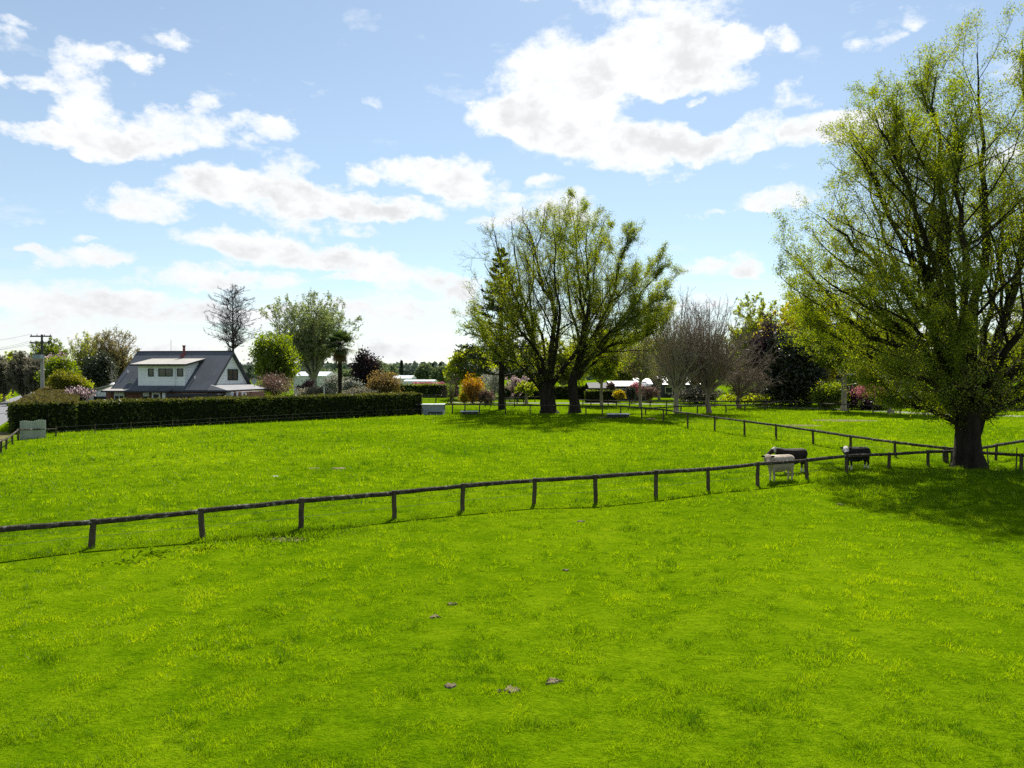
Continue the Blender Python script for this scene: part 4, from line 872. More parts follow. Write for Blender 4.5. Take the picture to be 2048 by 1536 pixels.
px_tree('alder', 'green tree seen through the huge willow right of its trunk', 'tree', 2020, 105, 640, 110, 770, BK_GREY, LF_WIL2, 32, nl=22, r0=.34, fork=4, zlo=-.6, arch=.5, l2=10, l3=8, l4=4, per=8, size=0.17, lr2=.46, up=.06)
px_tree('cherry_tree', 'pale pink blossom tree above the clipped hedge by the flat roofed house', 'tree', 1772, 128, 728, 60, 790, BK_BROWN, LF_PALEPINK, 33, nl=20, r0=.2, fork=1.8, l2=8, l3=6, l4=3, per=8, size=0.16, lr2=.46)
bush('camellia', 'dark shrub with pale green highlights left of the grey trunk', 'shrub', 1658, 100, 768, 30, 815, LF_GREEN, 34, n=5000, size=.20, clumps=50, stems=7, bk=BK_DARK)
bush('flowering_shrub', 'dark red shrub under pink flowers left of the large pink one', 'shrub', 1706, 101, 776, 24, 815, LF_PURP, 35, n=3500, size=.18, clumps=45, stems=7)
bush('flowering_shrub', 'large pink flowering shrub over dark leaves beside the driveway', 'shrub', 1742, 100, 772, 34, 806, LF_PINK, 36, n=4200, size=.18, clumps=55, stems=7, shell=.85)
bush('shrub', 'low dark shrub beneath the large pink one', 'shrub', 1748, 99, 790, 40, 822, LF_PURP, 37, n=5000, size=.20, clumps=50, stems=7)
for i, (px, d, top, hw, lf, lab) in enumerate(((1810, 106, 776, 26, LF_DARK, 'dark shrub right of the pale based trunk'), (1868, 110, 778, 34, LF_GREEN, 'green shrub seen left of the huge trunk'), (1990, 104, 770, 36, LF_DARK, 'dark shrub right of the huge trunk beyond the fence'), (2050, 100, 774, 34, LF_GREEN, 'green shrub at the right frame edge beyond the fence'), (1930, 120, 766, 46, LF_PALEPINK, 'pale blossoming shrub behind the huge trunk'))):
    bush('shrub', lab, 'shrub', px, d, top, hw, 818, lf, 40+i, n=4200, size=.22, clumps=50, stems=6)
# garden shrubs in front of the white roofed sheds
bush('clipped_shrub', 'round yellow green clipped shrub below the white roofed shed', 'shrub', 1239, 122, 780, 11, 798, LF_YEL, 50, n=2200, size=.16, clumps=40, stems=5, shell=.8)
bush('clipped_shrub', 'nearly black rounded shrub below the white roofed shed', 'shrub', 1263, 121, 772, 10, 799, LF_DARK, 51, n=2200, size=.18, clumps=40, stems=5, shell=.7)
bush('brown_shrub', 'copper brown shrub in front of the shed windows', 'shrub', 1222, 126, 764, 9, 786, LF_BROWN, 52, n=1500, size=.18, clumps=25, stems=5)
bush('red_shrub', 'reddish shrub behind the black rounded one', 'shrub', 1270, 126, 764, 16, 790, LF_PINK, 53, n=900, size=.18, clumps=30, stems=6, twigs=5)
bush('red_shrub', 'dull pink twiggy shrub left of the tall pale trunk', 'shrub', 1302, 124, 772, 18, 800, LF_BROWN, 54, n=1500, size=.18, clumps=30, stems=7, twigs=5)
bush('white_flowers', 'bank of white flowers and broad leaves under the magnolia', 'flowers', 1490, 112, 784, 44, 808, LF_LIME, 55, n=2600, size=.26, clumps=60, stems=5, flat=.6)
bush('white_flowers', 'clump of pale green leaves right of the magnolia trunk', 'flowers', 1622, 108, 784, 20, 810, LF_LIME, 56, n=1500, size=.24, clumps=30, stems=5, flat=.6)
bush('dark_shrub', 'low dark thicket under the bare purple tree', 'shrub', 1400, 118, 772, 44, 806, LF_OLIVE, 57, n=5000, size=.24, clumps=60, stems=9, twigs=4)
bush('dark_shrub', 'low black green thicket left of the magnolia trunk', 'shrub', 1540, 116, 766, 44, 806, LF_DARK, 58, n=5000, size=.26, clumps=60, stems=9)
px_tree('maple', 'hazy brown bare tree behind the white roofed shed', 'tree', 1300, 165, 690, 60, 775, BK_PURP, LF_BROWN, 59, nl=20, r0=.3, fork=3, zlo=-.6, l2=10, l3=8, l4=4, per=2, size=0.20, lr2=.46)
px_tree('maple', 'brown twiggy tree behind the wide white roof', 'tree', 1390, 172, 680, 70, 775, BK_PURP, LF_BROWN, 60, nl=20, r0=.3, fork=3, zlo=-.6, l2=10, l3=8, l4=4, per=2, size=0.20, lr2=.46)
px_tree('elm', 'lime green tree behind the fence seen between the twin willow trunks', 'tree', 1125, 150, 668, 70, 775, BK_GREY, LF_LIME, 61, nl=20, r0=.3, fork=3, zlo=-.7, l2=10, l3=8, l4=4, per=6, size=0.22, lr2=.46)
px_tree('elm', 'yellow green tree behind the left willow trunk', 'tree', 1060, 150, 678, 54, 780, BK_GREY, LF_LIME, 62, nl=20, r0=.3, fork=3, zlo=-.8, l2=10, l3=8, l4=4, per=8, size=0.22, lr2=.46)
px_tree('elm', 'far lime tree filling the gap left of the tall pale bare tree', 'tree', 1250, 178, 672, 62, 780, BK_GREY, LF_LIME, 63, nl=20, r0=.3, fork=3, zlo=-.8, l2=10, l3=8, l4=4, per=6, size=0.22, lr2=.46)
px_tree('elm', 'far yellowish tree behind the slender bare tree', 'tree', 1335, 190, 668, 60, 780, BK_PURP, LF_GREY, 64, nl=20, r0=.3, fork=3, zlo=-.8, l2=10, l3=8, l4=4, per=4, size=0.24, lr2=.46)
px_tree('elm', 'far green tree to the right of the wide white roof', 'tree', 1470, 185, 668, 62, 780, BK_PURP, LF_GREY, 65, nl=20, r0=.3, fork=3, zlo=-.8, l2=10, l3=8, l4=4, per=6, size=0.24, lr2=.46)
px_tree('elm', 'far green tree behind the alders', 'tree', 1730, 175, 650, 90, 770, BK_GREY, LF_LIME, 66, nl=22, r0=.3, fork=3, zlo=-.8, l2=10, l3=8, l4=4, per=8, size=0.24, lr2=.46)
px_tree('elm', 'far green tree left of the huge trunk', 'tree', 1880, 165, 670, 90, 770, BK_GREY, LF_LIME, 67, nl=22, r0=.3, fork=3, zlo=-.8, l2=10, l3=8, l4=4, per=8, size=0.24, lr2=.46)
px_tree('sapling', 'small leafy young tree between the low pen and the left willow trunk', 'tree', 1053, G(1053, 808)[1], 762, 24, 794, BK_GREY, LF_LIME, 68, nl=15, r0=.24, fork=2.2, l2=6, l3=5, l4=3, per=6, size=0.11, lr2=.46)
px_tree('cherry_tree', 'pinkish grey blossom tree behind the small leafy sapling', 'tree', 1035, 130, 745, 30, 795, BK_BROWN, LF_PALEPINK, 69, nl=15, r0=.18, fork=1.6, l2=6, l3=5, l4=3, per=4, size=0.12, lr2=.46)
# ------------------------------------------------------------------ norfolk pine
def norfolk(px, d, top, seed=70):
    rng = np.random.default_rng(seed); base = np.array([Q(px, 760, d)[0], d, 0.]); H = Q(px, top, d)[2]; root = thing('norfolk_pine', 'tall dark pine with level tiers of branches left of the twin willows', 'tree', base)
    T = Plant(); P = np.array([base + [0, 0, z] for z in np.linspace(-.2, H, 14)])[None]; V, F = tubes(P, np.linspace(.52, .04, 14)[None], 10); T.add(V, F); T.build('trunk', [BK_DARK], root, True)
    Cn = Plant(); z = 4.8
    while z < H - .5:
        f = (z - 4.8) / (H - 4.8); L = (7.2*(1-f)**1.15 + .4) * rng.uniform(.85, 1.05); n = 6 if f < .8 else 5; a0 = rng.random()*6
        P0 = np.repeat((base + [0, 0, z])[None], n, 0) + rng.normal(0, .06, (n, 3)); an = a0 + np.arange(n)*2*math.pi/n + rng.normal(0, .12, n)
        D = np.stack([np.cos(an), np.sin(an), np.full(n, .02 + .25*f)], 1); B, R = shoot(P0, D, np.full(n, L), np.full(n, .08*(1-f)+.025), 8, rng, .04, (0, 0, .035), .3); V, F = tubes(B, R, 5); Cn.add(V, F, 0)
        S, SR = kids(B, R, 20, rng, .30, 1, (52, 8), .25, .5, .6, 4, .05, (0, 0, .12), .7, .03, flat=(1, 1, .12)); V, F = tubes(S, SR*1.6, 3); Cn.add(V, F, 1, np.repeat(rng.random(len(S)), 15))
        V, F, tn = leaf_quads(S, 12, .13, rng, 2.4, .06, -.4); Cn.add(V, F, 1, tn); V, F, tn = leaf_quads(B, 20, .13, rng, 2.4, .05, -.4, None, .4); Cn.add(V, F, 1, tn)
        z += 1.75 - 1.15*f
    Cn.build('crown', [BK_DARK, LF_PINE], root)
norfolk(1003, 100, 488)
# ------------------------------------------------------------------ left and middle distance
def weeping(name, label, px, d, top, half, bot, leaf, seed, n=70, size=.3, per=26, group=None):
    rng = np.random.default_rng(seed); base = np.array([Q(px, 760, d)[0], d, 0.]); zt_ = Q(px, top, d)[2]; rx = half*pxm(d); root = thing(name, label, 'tree', base, group=group)
    T = Plant(); V, F = tubes(np.array([[base - [0, 0, .2], base + [.1, 0, zt_*.25], base + [0, 0, zt_*.5]]]), np.array([[.5, .4, .25]])*max(1, d/150), 8); T.add(V, F); Cp = Plant()
    a = rng.random(n)*2*math.pi; r = np.sqrt(rng.random(n)); tip = np.stack([base[0]+rx*r*np.cos(a)*.9, d+rx*.8*r*np.sin(a), zt_*(1-.45*r**2.2)*rng.uniform(.86, 1.0, n)], 1)
    L = np.array([resample([base + [0, 0, zt_*.4], base + [0, 0, zt_*.5] + (t - base - [0, 0, zt_*.5])*[.4, .4, .7], t], 8) for t in tip]); V, F = tubes(L, np.linspace(.12, .03, 8)[None]*np.ones((n, 1))*max(1, d/150), 4); T.add(V, F)
    P2, R2 = kids(L, np.full((n, 8), .05), 9, rng, .5, 1, (60, 20), .5, .2, .5, 6, .10, (0, 0, -.42), .5, pxm(d)*.12); V, F = tubes(P2, R2, 3); Cp.add(V, F, 0)
    V, F, tn = leaf_quads(P2, per, size, rng, 2.4, .16*size/.3, .9); V[:, 2] = np.maximum(V[:, 2], .25); Cp.add(V, F, 1, tn)
    T.build('trunk', [BK_BROWN], root, True); Cp.build('crown', [BK_BROWN, leaf], root)
weeping('weeping_willow', 'pale lime weeping willow left of the dark pine', 942, 138, 692, 54, 772, LF_LIME, 80, n=80)
weeping('weeping_willow', 'green weeping willow between the pale one and the pine', 985, 150, 700, 44, 772, LF_WIL2, 81, n=60)
weeping('far_willow', 'rounded far willow beyond the long glasshouse', 851, 300, 728, 22, 765, LF_FAR, 82, n=50, size=.6, per=14)
weeping('far_willow', 'far green willow right of the rounded one', 884, 270, 733, 22, 765, LF_FAR, 83, n=40, size=.6, per=14)
weeping('far_willow', 'bright lime willow in front of the far willows', 913, 160, 722, 24, 775, LF_LIME, 84, n=50, size=.34, per=20)
for i, (px, d, top, hw, lf, lab) in enumerate(((752, 260, 722, 26, LF_FAR, 'far grey green tree just right of the purple tree'), (775, 320, 729, 22, LF_FAR, 'far pale tree left of the far dark conifer'), (728, 240, 735, 22, LF_FAR, 'far low tree behind the purple tree'), (822, 420, 738, 26, LF_FARD, 'far dark clump behind the pale far glasshouse'), (790, 430, 740, 20, LF_FARD, 'far dark clump under the dark conifer'), (900, 380, 734, 24, LF_FARD, 'far dark tree behind the lime willow'), (690, 300, 738, 30, LF_FAR, 'far tree seen under the palm'), (640, 280, 735, 40, LF_FAR, 'far tree behind the glasshouse'), (570, 260, 730, 40, LF_FARD, 'far dark tree behind the twiggy shrub'))):
    bush('far_tree', lab, 'tree', px, d, top, hw, 768, lf, 90+i, n=3000, size=d*.0022, clumps=40, cs=.2, stems=5, group='far trees across the flat fields')
def conifer(px, d, top, hw, seed, lab):
    rng = np.random.default_rng(seed); base = np.array([Q(px, 760, d)[0], d, 0.]); H = Q(px, top, d)[2]; W_ = hw*pxm(d); r = thing('far_conifer', lab, 'tree', base, group='far conifers on the skyline')
    T = Plant(); V, F = tubes(np.array([[base, base + [0, 0, H*.5], base + [0, 0, H]]]), np.array([[.5, .3, .05]]), 6); T.add(V, F); T.build('trunk', [BK_DARK], r)
    n = 1500; z = H*(.18+.82*rng.random(n)); rad = W_*(1 - (z-H*.18)/(H*.84))*np.sqrt(rng.random(n))*(.65+.35*np.sin(z*2)); a = rng.random(n)*6.283
    V, F, tn = quads_at(np.stack([base[0]+rad*np.cos(a), d+rad*np.sin(a), z], 1), d*.0024, rng, 1.8, .3); Cp = Plant(); Cp.add(V, F, 0, tn); Cp.build('crown', [LF_FARD], r)
conifer(803, 380, 722, 10, 1, 'spreading dark far conifer above the far glasshouse'); conifer(866, 520, 728, 5, 2, 'narrow far conifer left of its twin'); conifer(881, 500, 726, 6, 3, 'slightly taller far conifer right of its twin')
px_tree('bare_tree', 'tall dark bare tree standing behind the house gable', 'tree', 466, 100, 560, 62, 705, bark('bare_dark_bark', (.035, .028, .028), (.085, .070, .070)), LF_BROWN, 100, leader=True, nl=64, r0=.26, fork=5.2, zlo=-1.0, arch=.75, rtw=.014, l2=9, l3=6, l4=3, per=0, lr2=.36, up=.05)
px_tree('poplar', 'tall grey green tree with pale forked trunk behind the palm', 'tree', 628, 112, 583, 98, 715, BK_PALE, LF_GREY, 101, nl=30, r0=.42, fork=4.8, cx=622, zlo=-.45, arch=.55, l2=10, l3=8, l4=4, per=5, size=0.15, lr2=.46, up=.10)
bush('leafy_tree', 'bright green bushy tree right of the house', 'tree', 553, 96, 668, 50, 765, LF_GREEN, 102, n=17000, size=.21, clumps=110, cs=.17, stems=12, bk=BK_BROWN, twigs=6, shell=.35)
bush('purple_tree', 'dark purple leaved tree right of the palm', 'tree', 731, 104, 700, 30, 785, LF_PURP, 103, n=7000, size=.22, clumps=70, cs=.19, stems=9, bk=BK_DARK, twigs=5)
bush('orange_shrub', 'rust orange shrub above the hedge right of the palm', 'shrub', 762, 98, 748, 36, 796, LF_RUST, 104, n=6500, size=.17, clumps=60, stems=12, twigs=5)
bush('silver_shrub', 'silvery grey shrub left of the palm trunk', 'shrub', 668, 103, 752, 22, 790, LF_SILVER, 105, n=3000, size=.16, clumps=40, stems=9, twigs=5)
bush('silver_shrub', 'silvery grey shrub right of the palm trunk', 'shrub', 703, 100, 758, 22, 792, LF_SILVER, 106, n=3000, size=.16, clumps=40, stems=9, twigs=5)
bush('twiggy_shrub', 'pinkish brown twiggy shrub at the house end', 'shrub', 548, 86, 745, 40, 792, LF_BROWN, 107, n=3500, size=.13, clumps=60, stems=14, twigs=7)
bush('twiggy_shrub', 'low green brown shrub behind the garden swing frame', 'shrub', 628, 92, 775, 36, 797, LF_OLIVE, 108, n=3500, size=.15, clumps=50, stems=9, twigs=4)
bush('twiggy_shrub', 'dull olive shrub between palm and orange shrub', 'shrub', 722, 95, 776, 34, 797, LF_OLIVE, 109, n=3500, size=.15, clumps=50, stems=9, twigs=4)
px_tree('bare_tree', 'hazy bare tree behind and between the two large bare ones', 'tree', 1390, 125, 598, 90, 790, BK_PURP, LF_BROWN, 721, nl=44, r0=.26, fork=3, zlo=-.5, arch=.25, t2=.32, a2=32, l2=8, l3=6, l4=3, per=0, lr2=.36, up=.1)
px_tree('elm', 'airy lime leafed tree left of the slender bare tree', 'tree', 1318, 140, 606, 72, 790, BK_GREY, LF_LIME, 722, nl=22, r0=.24, fork=3, zlo=-.6, arch=.4, l2=9, l3=7, l4=4, per=2, size=.14, lr2=.4)
bush('small_shrub', 'dark red brown shrub beside the glasshouse', 'shrub', 614, 98, 762, 16, 790, LF_PURP, 110, n=1600, size=.16, clumps=30, stems=7, twigs=4)
bush('orange_shrub', 'bright orange shrub in front of the lime willows', 'shrub', 946, 118, 754, 24, 806, LF_ORANGE, 111, n=4200, size=.18, clumps=50, stems=14, twigs=5, bk=BK_GREY)
bush('twiggy_shrub', 'dark leafless shrub left of the bright orange one', 'shrub', 902, 122, 752, 20, 806, LF_PURP, 112, n=900, size=.14, clumps=30, stems=14, twigs=8, bk=BK_PURP)
bush('silver_shrub', 'pale grey shrub behind the bright orange one', 'shrub', 984, 124, 742, 22, 800, LF_SILVER, 113, n=2600, size=.18, clumps=40, stems=10, twigs=6)
bush('yellow_shrub', 'small yellow flowering bush at the foot of the orange shrub', 'shrub', 928, 116, 784, 8, 806, LF_YEL, 114, n=700, size=.16, clumps=20, stems=6)
bush('dark_shrub', 'brown bush under the orange and grey shrubs', 'shrub', 974, 116, 778, 18, 806, LF_BROWN, 115, n=1800, size=.18, clumps=30, stems=8, twigs=4)
# palm
def palm(px, d, top, seed=120):
    rng = np.random.default_rng(seed); base = np.array([Q(px, 760, d)[0], d, 0.]); zt_ = Q(px, 690, d)[2]; r = thing('palm_tree', 'fan palm with shaggy dark trunk rising above the hedge', 'palm', base)
    T = Plant(); n = 16; rad = .20 + .07*rng.random(n) + np.linspace(-.02, .10, n); P = np.array([base + [0, 0, z] for z in np.linspace(-.1, zt_, n)])[None]; V, F = tubes(P, rad[None], 10); T.add(V, F); T.build('trunk', [BK_DARK], r)
    Cn = Plant(); Dn = Plant()
    for i in range(84):
        dead = i >= 64; a = rng.random()*6.283; e = math.radians(rng.uniform(-25, 85) if not dead else rng.uniform(-80, -50)); Lp = rng.uniform(1.15, 1.8) if not dead else rng.uniform(.6, .9)
        D = np.array([math.cos(a)*math.cos(e), math.sin(a)*math.cos(e), math.sin(e)]); s = base + [0, 0, zt_ - (.8*rng.random() if dead else .2)]; h = s + D*Lp - [0, 0, .12]
        tgt = Dn if dead else Cn; V, F = tubes(np.array([[s, (s+h)/2 + [0, 0, .05], h]]), np.full((1, 3), .022), 4); tgt.add(V, F, 0)
        side = nrm(np.cross(D, [0, 0, 1.])); upv = nrm(np.cross(side, D)); m = 17; Q4 = []
        for j in range(m):
            b = math.radians(-105 + 210*j/(m-1)); dd = D*math.cos(b) + side*math.sin(b); Lf = 1.25*(1 - .25*abs(b)/1.9)*rng.uniform(.9, 1.1); wv_ = nrm(np.cross(dd, upv))*.055; mid = h + dd*Lf*.55 + upv*.05; tip = h + dd*Lf - np.array([0, 0, .22+.12*rng.random()])
            Q4 += [h, mid + wv_, tip, mid - wv_]
        tgt.add(np.array(Q4), np.arange(4*m).reshape(m, 4), 1, np.full(4*m, rng.random()))
    Cn.build('crown', [BK_DARK, LF_PALM], r); Dn.build('dead_fronds', [BK_BROWN, LF_RUST], r)
palm(680, 97, 655)
# far left group
px_tree('poplar', 'yellow green bare topped tree left of the rusty one behind the house', 'tree', 178, 128, 664, 44, 772, BK_GREY, LF_LIME, 130, nl=34, r0=.24, fork=1.6, zlo=-.9, arch=.9, l2=9, l3=7, l4=4, per=2, size=0.16, lr2=.46, up=.2)
px_tree('poplar', 'rust tinged bare topped tree just left of the house roof', 'tree', 228, 126, 655, 50, 772, BK_BROWN, LF_OCH, 131, nl=37, r0=.24, fork=1.6, zlo=-.9, arch=.9, l2=9, l3=7, l4=4, per=2, size=0.15, lr2=.46, up=.18)
px_tree('elm', 'green topped tree rising behind the utility pole', 'tree', 96, 130, 676, 34, 745, BK_BROWN, LF_GREEN, 132, nl=20, r0=.22, fork=3, l2=10, l3=7, l4=4, per=6, size=0.16, lr2=.46)
px_tree('cherry_tree', 'pink tinged twiggy tree under the utility pole crossarm', 'tree', 112, 120, 700, 30, 778, BK_PURP, LF_PALEPINK, 133, nl=20, r0=.2, fork=1.6, l2=10, l3=7, l4=4, per=2, size=0.13, lr2=.46)
bush('conifer', 'dark rounded evergreen left of the house roof', 'tree', 197, 106, 706, 30, 778, LF_DARK, 134, n=9000, size=.22, clumps=80, cs=.18, stems=6, bk=BK_DARK)
px_tree('bare_tree', 'small pale leafless tree leaning beside the house roof', 'tree', 228, 99, 722, 24, 775, BK_PALE, LF_BROWN, 135, nl=10, r0=.13, fork=1.4, l2=6, l3=5, l4=3, per=0, lr2=.34)
bush('golden_shrub', 'rounded golden green shrub behind the hedge corner', 'shrub', 133, 92, 742, 31, 782, LF_GOLD, 136, n=11000, size=.13, clumps=120, cs=.15, stems=8, shell=.75)
bush('green_shrub', 'pale green shrub right of the golden one', 'shrub', 168, 95, 760, 16, 790, LF_LIME, 137, n=2200, size=.15, clumps=30, stems=7)
bush('olive_shrub', 'broad olive shrub behind the golden one', 'shrub', 120, 112, 712, 36, 780, LF_GREEN, 138, n=8000, size=.22, clumps=80, cs=.18, stems=8)
bush('blossom_shrub', 'grey pink blossoming shrub beside the garage', 'shrub', 158, 78, 772, 26, 802, LF_PALEPINK, 139, n=1100, size=.12, clumps=60, stems=9, bk=BK_DARK)
bush('blossom_shrub', 'dark leaves beneath the grey pink blossom', 'shrub', 158, 78.6, 774, 24, 802, LF_PURP, 140, n=2600, size=.13, clumps=60, stems=9, bk=BK_DARK)
px_tree('olive_tree', 'small grey green tree peeping over the left end of the house ridge', 'tree', 292, 110, 676, 18, 720, BK_BROWN, LF_GREY, 141, nl=15, r0=.16, fork=3, l2=7, l3=5, l4=3, per=8, size=0.15, lr2=.46)
px_tree('olive_tree', 'lower grey green tree peeping over the house ridge by the antenna', 'tree', 317, 110, 688, 13, 720, BK_BROWN, LF_GREY, 142, nl=15, r0=.16, fork=3, l2=7, l3=5, l4=3, per=8, size=0.15, lr2=.46)
for i, (px, d, top, hw, lab) in enumerate(((8, 130, 712, 34, 'grey olive twiggy tree at the left frame edge'), (48, 122, 702, 32, 'grey olive twiggy tree left of the utility pole'), (-50, 140, 716, 50, 'grey olive twiggy tree outside the left edge of the row'), (78, 116, 716, 26, 'olive twiggy tree at the foot of the utility pole'))):
    px_tree('twiggy_tree', lab, 'tree', px, d, top, hw, 785, BK_GREY, LF_OLIVE, 150+i, nl=30, r0=.2, fork=.8, zlo=-.9, arch=.5, l2=10, l3=7, l4=4, per=6, size=0.15, lr2=.46, group='olive trees at the far left')
px_tree('elm', 'lime topped tree behind the grey olive trees', 'tree', 25, 160, 702, 28, 760, BK_BROWN, LF_LIME, 155, nl=17, r0=.2, fork=3, l2=7, l3=5, l4=3, per=6, size=0.20, lr2=.46)
# ------------------------------------------------------------------ hedges
def hedge(name, label, p0, p1, wid, h0, h1, leaf, seed, dens=55, size=.17, topleaf=None, topd=45, lump=.26, inner=0.0, flare=0.0, core=None):
    """clipped hedge: lumpy dark core, leaves over front, ends and top; p0-p1 is the front foot line, the body lies to its left"""
    rng = np.random.default_rng(seed); p0 = np.array(p0[:2]); p1 = np.array(p1[:2]); t = nrm(p1-p0); n = np.array([-t[1], t[0]]); L = np.linalg.norm(p1-p0); org = np.array([*p0, 0.]); root = thing(name, label, 'hedge', org)
    H = lambda s: h0 + (h1-h0)*s/L
    off = lambda s, z: lump*(vnoise(np.asarray(s)*1.0, np.asarray(z)*1.0, 1.6, seed)-.5)*2
    ns = int(L/.8)+2; prof = 9; V = []; F = []
    for i in range(ns):
        s = L*i/(ns-1); hh = H(s)
        for (u, z) in ((.22, -.05), (.18, hh*.35), (.18, hh*.7), (.25, hh*.95), (wid*.3, hh-.08), (wid*.7, hh-.08), (wid-.25, hh*.93), (wid-.18, hh*.5), (wid-.2, -.05)):
            q = p0 + t*s + n*u; o_ = float(off(np.array([s]), np.array([z]))[0])*.6; V.append((q[0]+n[0]*o_-org[0], q[1]+n[1]*o_-org[1], z))
    for i in range(ns-1):
        for j in range(prof-1): F.append((i*prof+j, (i+1)*prof+j, (i+1)*prof+j+1, i*prof+j+1))
    F += [tuple(range(prof)), tuple((ns-1)*prof+j for j in range(prof))[::-1]]
    core = link('core', mesh_from('core', V, F, mats=[core or M_HCORE]), root)
    def put(S, u, z, lf, nm, sz, normal):
        o_ = off(S, z + u*.7); q = p0 + t*S[:, None] + n*u[:, None]; pts = np.stack([q[:, 0], q[:, 1], z], 1); pts += normal * (o_ + rng.normal(0, .06, len(S)))[:, None]
        return pts
    P = Plant(); A = int(L*max(h0, h1)*dens); S = rng.random(A)*L; z = rng.random(A)*H(S); n3 = -np.array([n[0], n[1], 0.])
    V1, F1, tn = quads_at(put(S, np.full(A, .05)+rng.random(A)*.18, z, leaf, '', size, n3), size, rng, 1.7, 0)
    zn = np.repeat(z / np.maximum(H(S), .1), 4); P.add(V1, F1, 0, np.clip(tn*.75 + .35*np.clip((zn-.82)/.18, 0, 1), 0, 1))
    for s_, sg in ((0.0, -1), (L, 1)):
        A = int(wid*max(h0, h1)*dens); u = rng.random(A)*wid; z = rng.random(A)*H(s_); V1, F1, tn = quads_at(put(np.full(A, s_), u, z, leaf, '', size, np.array([t[0]*sg, t[1]*sg, 0.])), size, rng, 1.7, 0); P.add(V1, F1, 0, tn)
    A = int(L*max(h0, h1)*dens*.35); S = rng.random(A)*L; z = rng.random(A)*H(S); V1, F1, tn = quads_at(put(S, np.full(A, wid-.08), z, leaf, '', size, -n3), size, rng, 1.7, 0); P.add(V1, F1, 0, tn)
    P.build('side_foliage', [leaf], root)
    A = int(L*wid*topd); S = rng.random(A)*L; u = rng.random(A)*wid; z = H(S) + rng.normal(0, .06, A) + .17*(vnoise(S, u, 1.3, seed+3)-.5)*2 - .25*np.clip(np.abs(u/wid-.5)*2-.8, 0, 1)
    q = p0 + t*S[:, None] + n*u[:, None]; T = Plant(); V1, F1, tn = quads_at(np.stack([q[:, 0], q[:, 1], z], 1), size, rng, 1.7, -.1); T.add(V1, F1, 0, tn); T.build('top_foliage', [topleaf or leaf], root); return root
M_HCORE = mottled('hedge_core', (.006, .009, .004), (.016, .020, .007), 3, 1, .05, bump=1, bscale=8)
hA = G(25, 868); hB = G(845, 828.5)
hedge('hedge', 'long clipped dark green hedge in front of the house', hA, hB, 1.9, 2.50, 2.62, LF_HEDGE, 200, dens=75, size=.17, topleaf=leafy('hedge_crown_leaf', (.035, .045, .010), (.075, .080, .016), .35, (.12, .11, .03), gloss=.015))
h2a = np.array([hA[0], hA[1]]) + LU*.5; h2b = h2a + LU*58; w2 = 4.6; rgt = -LN
hedge('hedge', 'brown topped hedge running away from the corner beside the road', h2b + rgt*.0, h2a + rgt*.0, -w2 if False else 4.6, 3.45, 2.85, LF_HEDGE, 201, dens=30, size=.2, topleaf=LF_HTOP, topd=38) if False else hedge('hedge', 'brown topped hedge running away from the corner beside the road', h2a + rgt*w2, h2b + rgt*w2, w2, 2.5, 3.15, LF_HEDGE, 201, dens=36, size=.2, topleaf=LF_HTOP, topd=55)
LF_FH = leafy('bright_hedge_leaf', (.060, .095, .012), (.14, .17, .02), .4)
hedge('hedge', 'bright green clipped hedge across the yard beyond the gate', [Q(742, 800, 150)[0], 150], [Q(893, 800, 150)[0], 150], 2.2, 2.7, 2.7, LF_FH, 202, dens=16, size=.3, topd=16)
hedge('hedge', 'dark trimmed hedge behind the pine and the willow trunks', [Q(1008, 800, 140)[0], 140], [Q(1176, 800, 140)[0], 140], 1.6, 2.6, 2.6, LF_HEDGE, 203, dens=18, size=.28, topleaf=LF_FH, topd=14)
hedge('hedge', 'green topped hedge under the flat roofed house windows', [Q(1645, 800, 114)[0], 114], [Q(1765, 800, 114)[0], 114], 1.6, 3.3, 3.3, LF_HEDGE, 204, dens=18, size=.24, topleaf=LF_FH, topd=14)
hedge('hedge', 'dark low hedge right of the twin willows in front of the barn', [Q(1172, 800, 124)[0], 124], [Q(1236, 800, 124)[0], 124], 1.4, 2.1, 2.1, LF_HEDGE, 205, dens=18, size=.24, topleaf=LF_FH, topd=14)
def rows(name, label, pts, h, leaf, seed, n, size, wid=1.0, kind='stuff'):
    rng = np.random.default_rng(seed); p = resample(np.array(pts, float), 60); i = rng.random(n)*58.9; a = i.astype(int); f = (i-a)[:, None]; c = p[a]*(1-f)+p[a+1]*f
    pt = np.column_stack([c + rng.normal(0, wid*.4, (n, 2)), h*rng.random(n)**.7]); V, F, tn = quads_at(pt, size, rng, 1.6, 0); o = link(name, mesh_from(name, V, F, tn, [leaf])); return tag(o, label, 'plants' if kind == 'stuff' else name, kind=kind)
rows('vine_rows', 'bright green rows of young plants beyond the gravel road', [LA+LU*s+LN*11 for s in (20, 45, 70, 100)], 1.5, LF_LIME, 301, 6000, .28, 4)
rows('roadside_grass', 'rank green growth on the far verge of the gravel road', [LA+LU*s+LN*9.3 for s in (-30, 0, 30, 60, 100)], .7, LF_LIME, 302, 9000, .22, 1.8)
rows('flower_bed', 'strip of red flowers before the long far glasshouse', [Q(826, 765, 205)[:2], Q(888, 765, 205)[:2]], 2.7, LF_PINK, 303, 900, .3, .6)
# far woodland closing the horizon
def far_woods():
    rng = np.random.default_rng(400); n = 26000; a = np.radians(rng.uniform(-70, 70, n)); d = rng.uniform(560, 760, n); x = d*np.sin(a); y = d*np.cos(a)
    h = 7 + 11*vnoise(x+2000, y*0+500, 55, 7, 4); z = h*rng.random(n)**.75; V, F, tn = quads_at(np.stack([x, y, z], 1), 4.2, rng, 1.3, 0); o = link('far_woods', mesh_from('far_woods', V, F, tn, [LF_FARD])); tag(o, 'distant dark line of woods along the flat horizon', 'woods', kind='stuff')
far_woods()
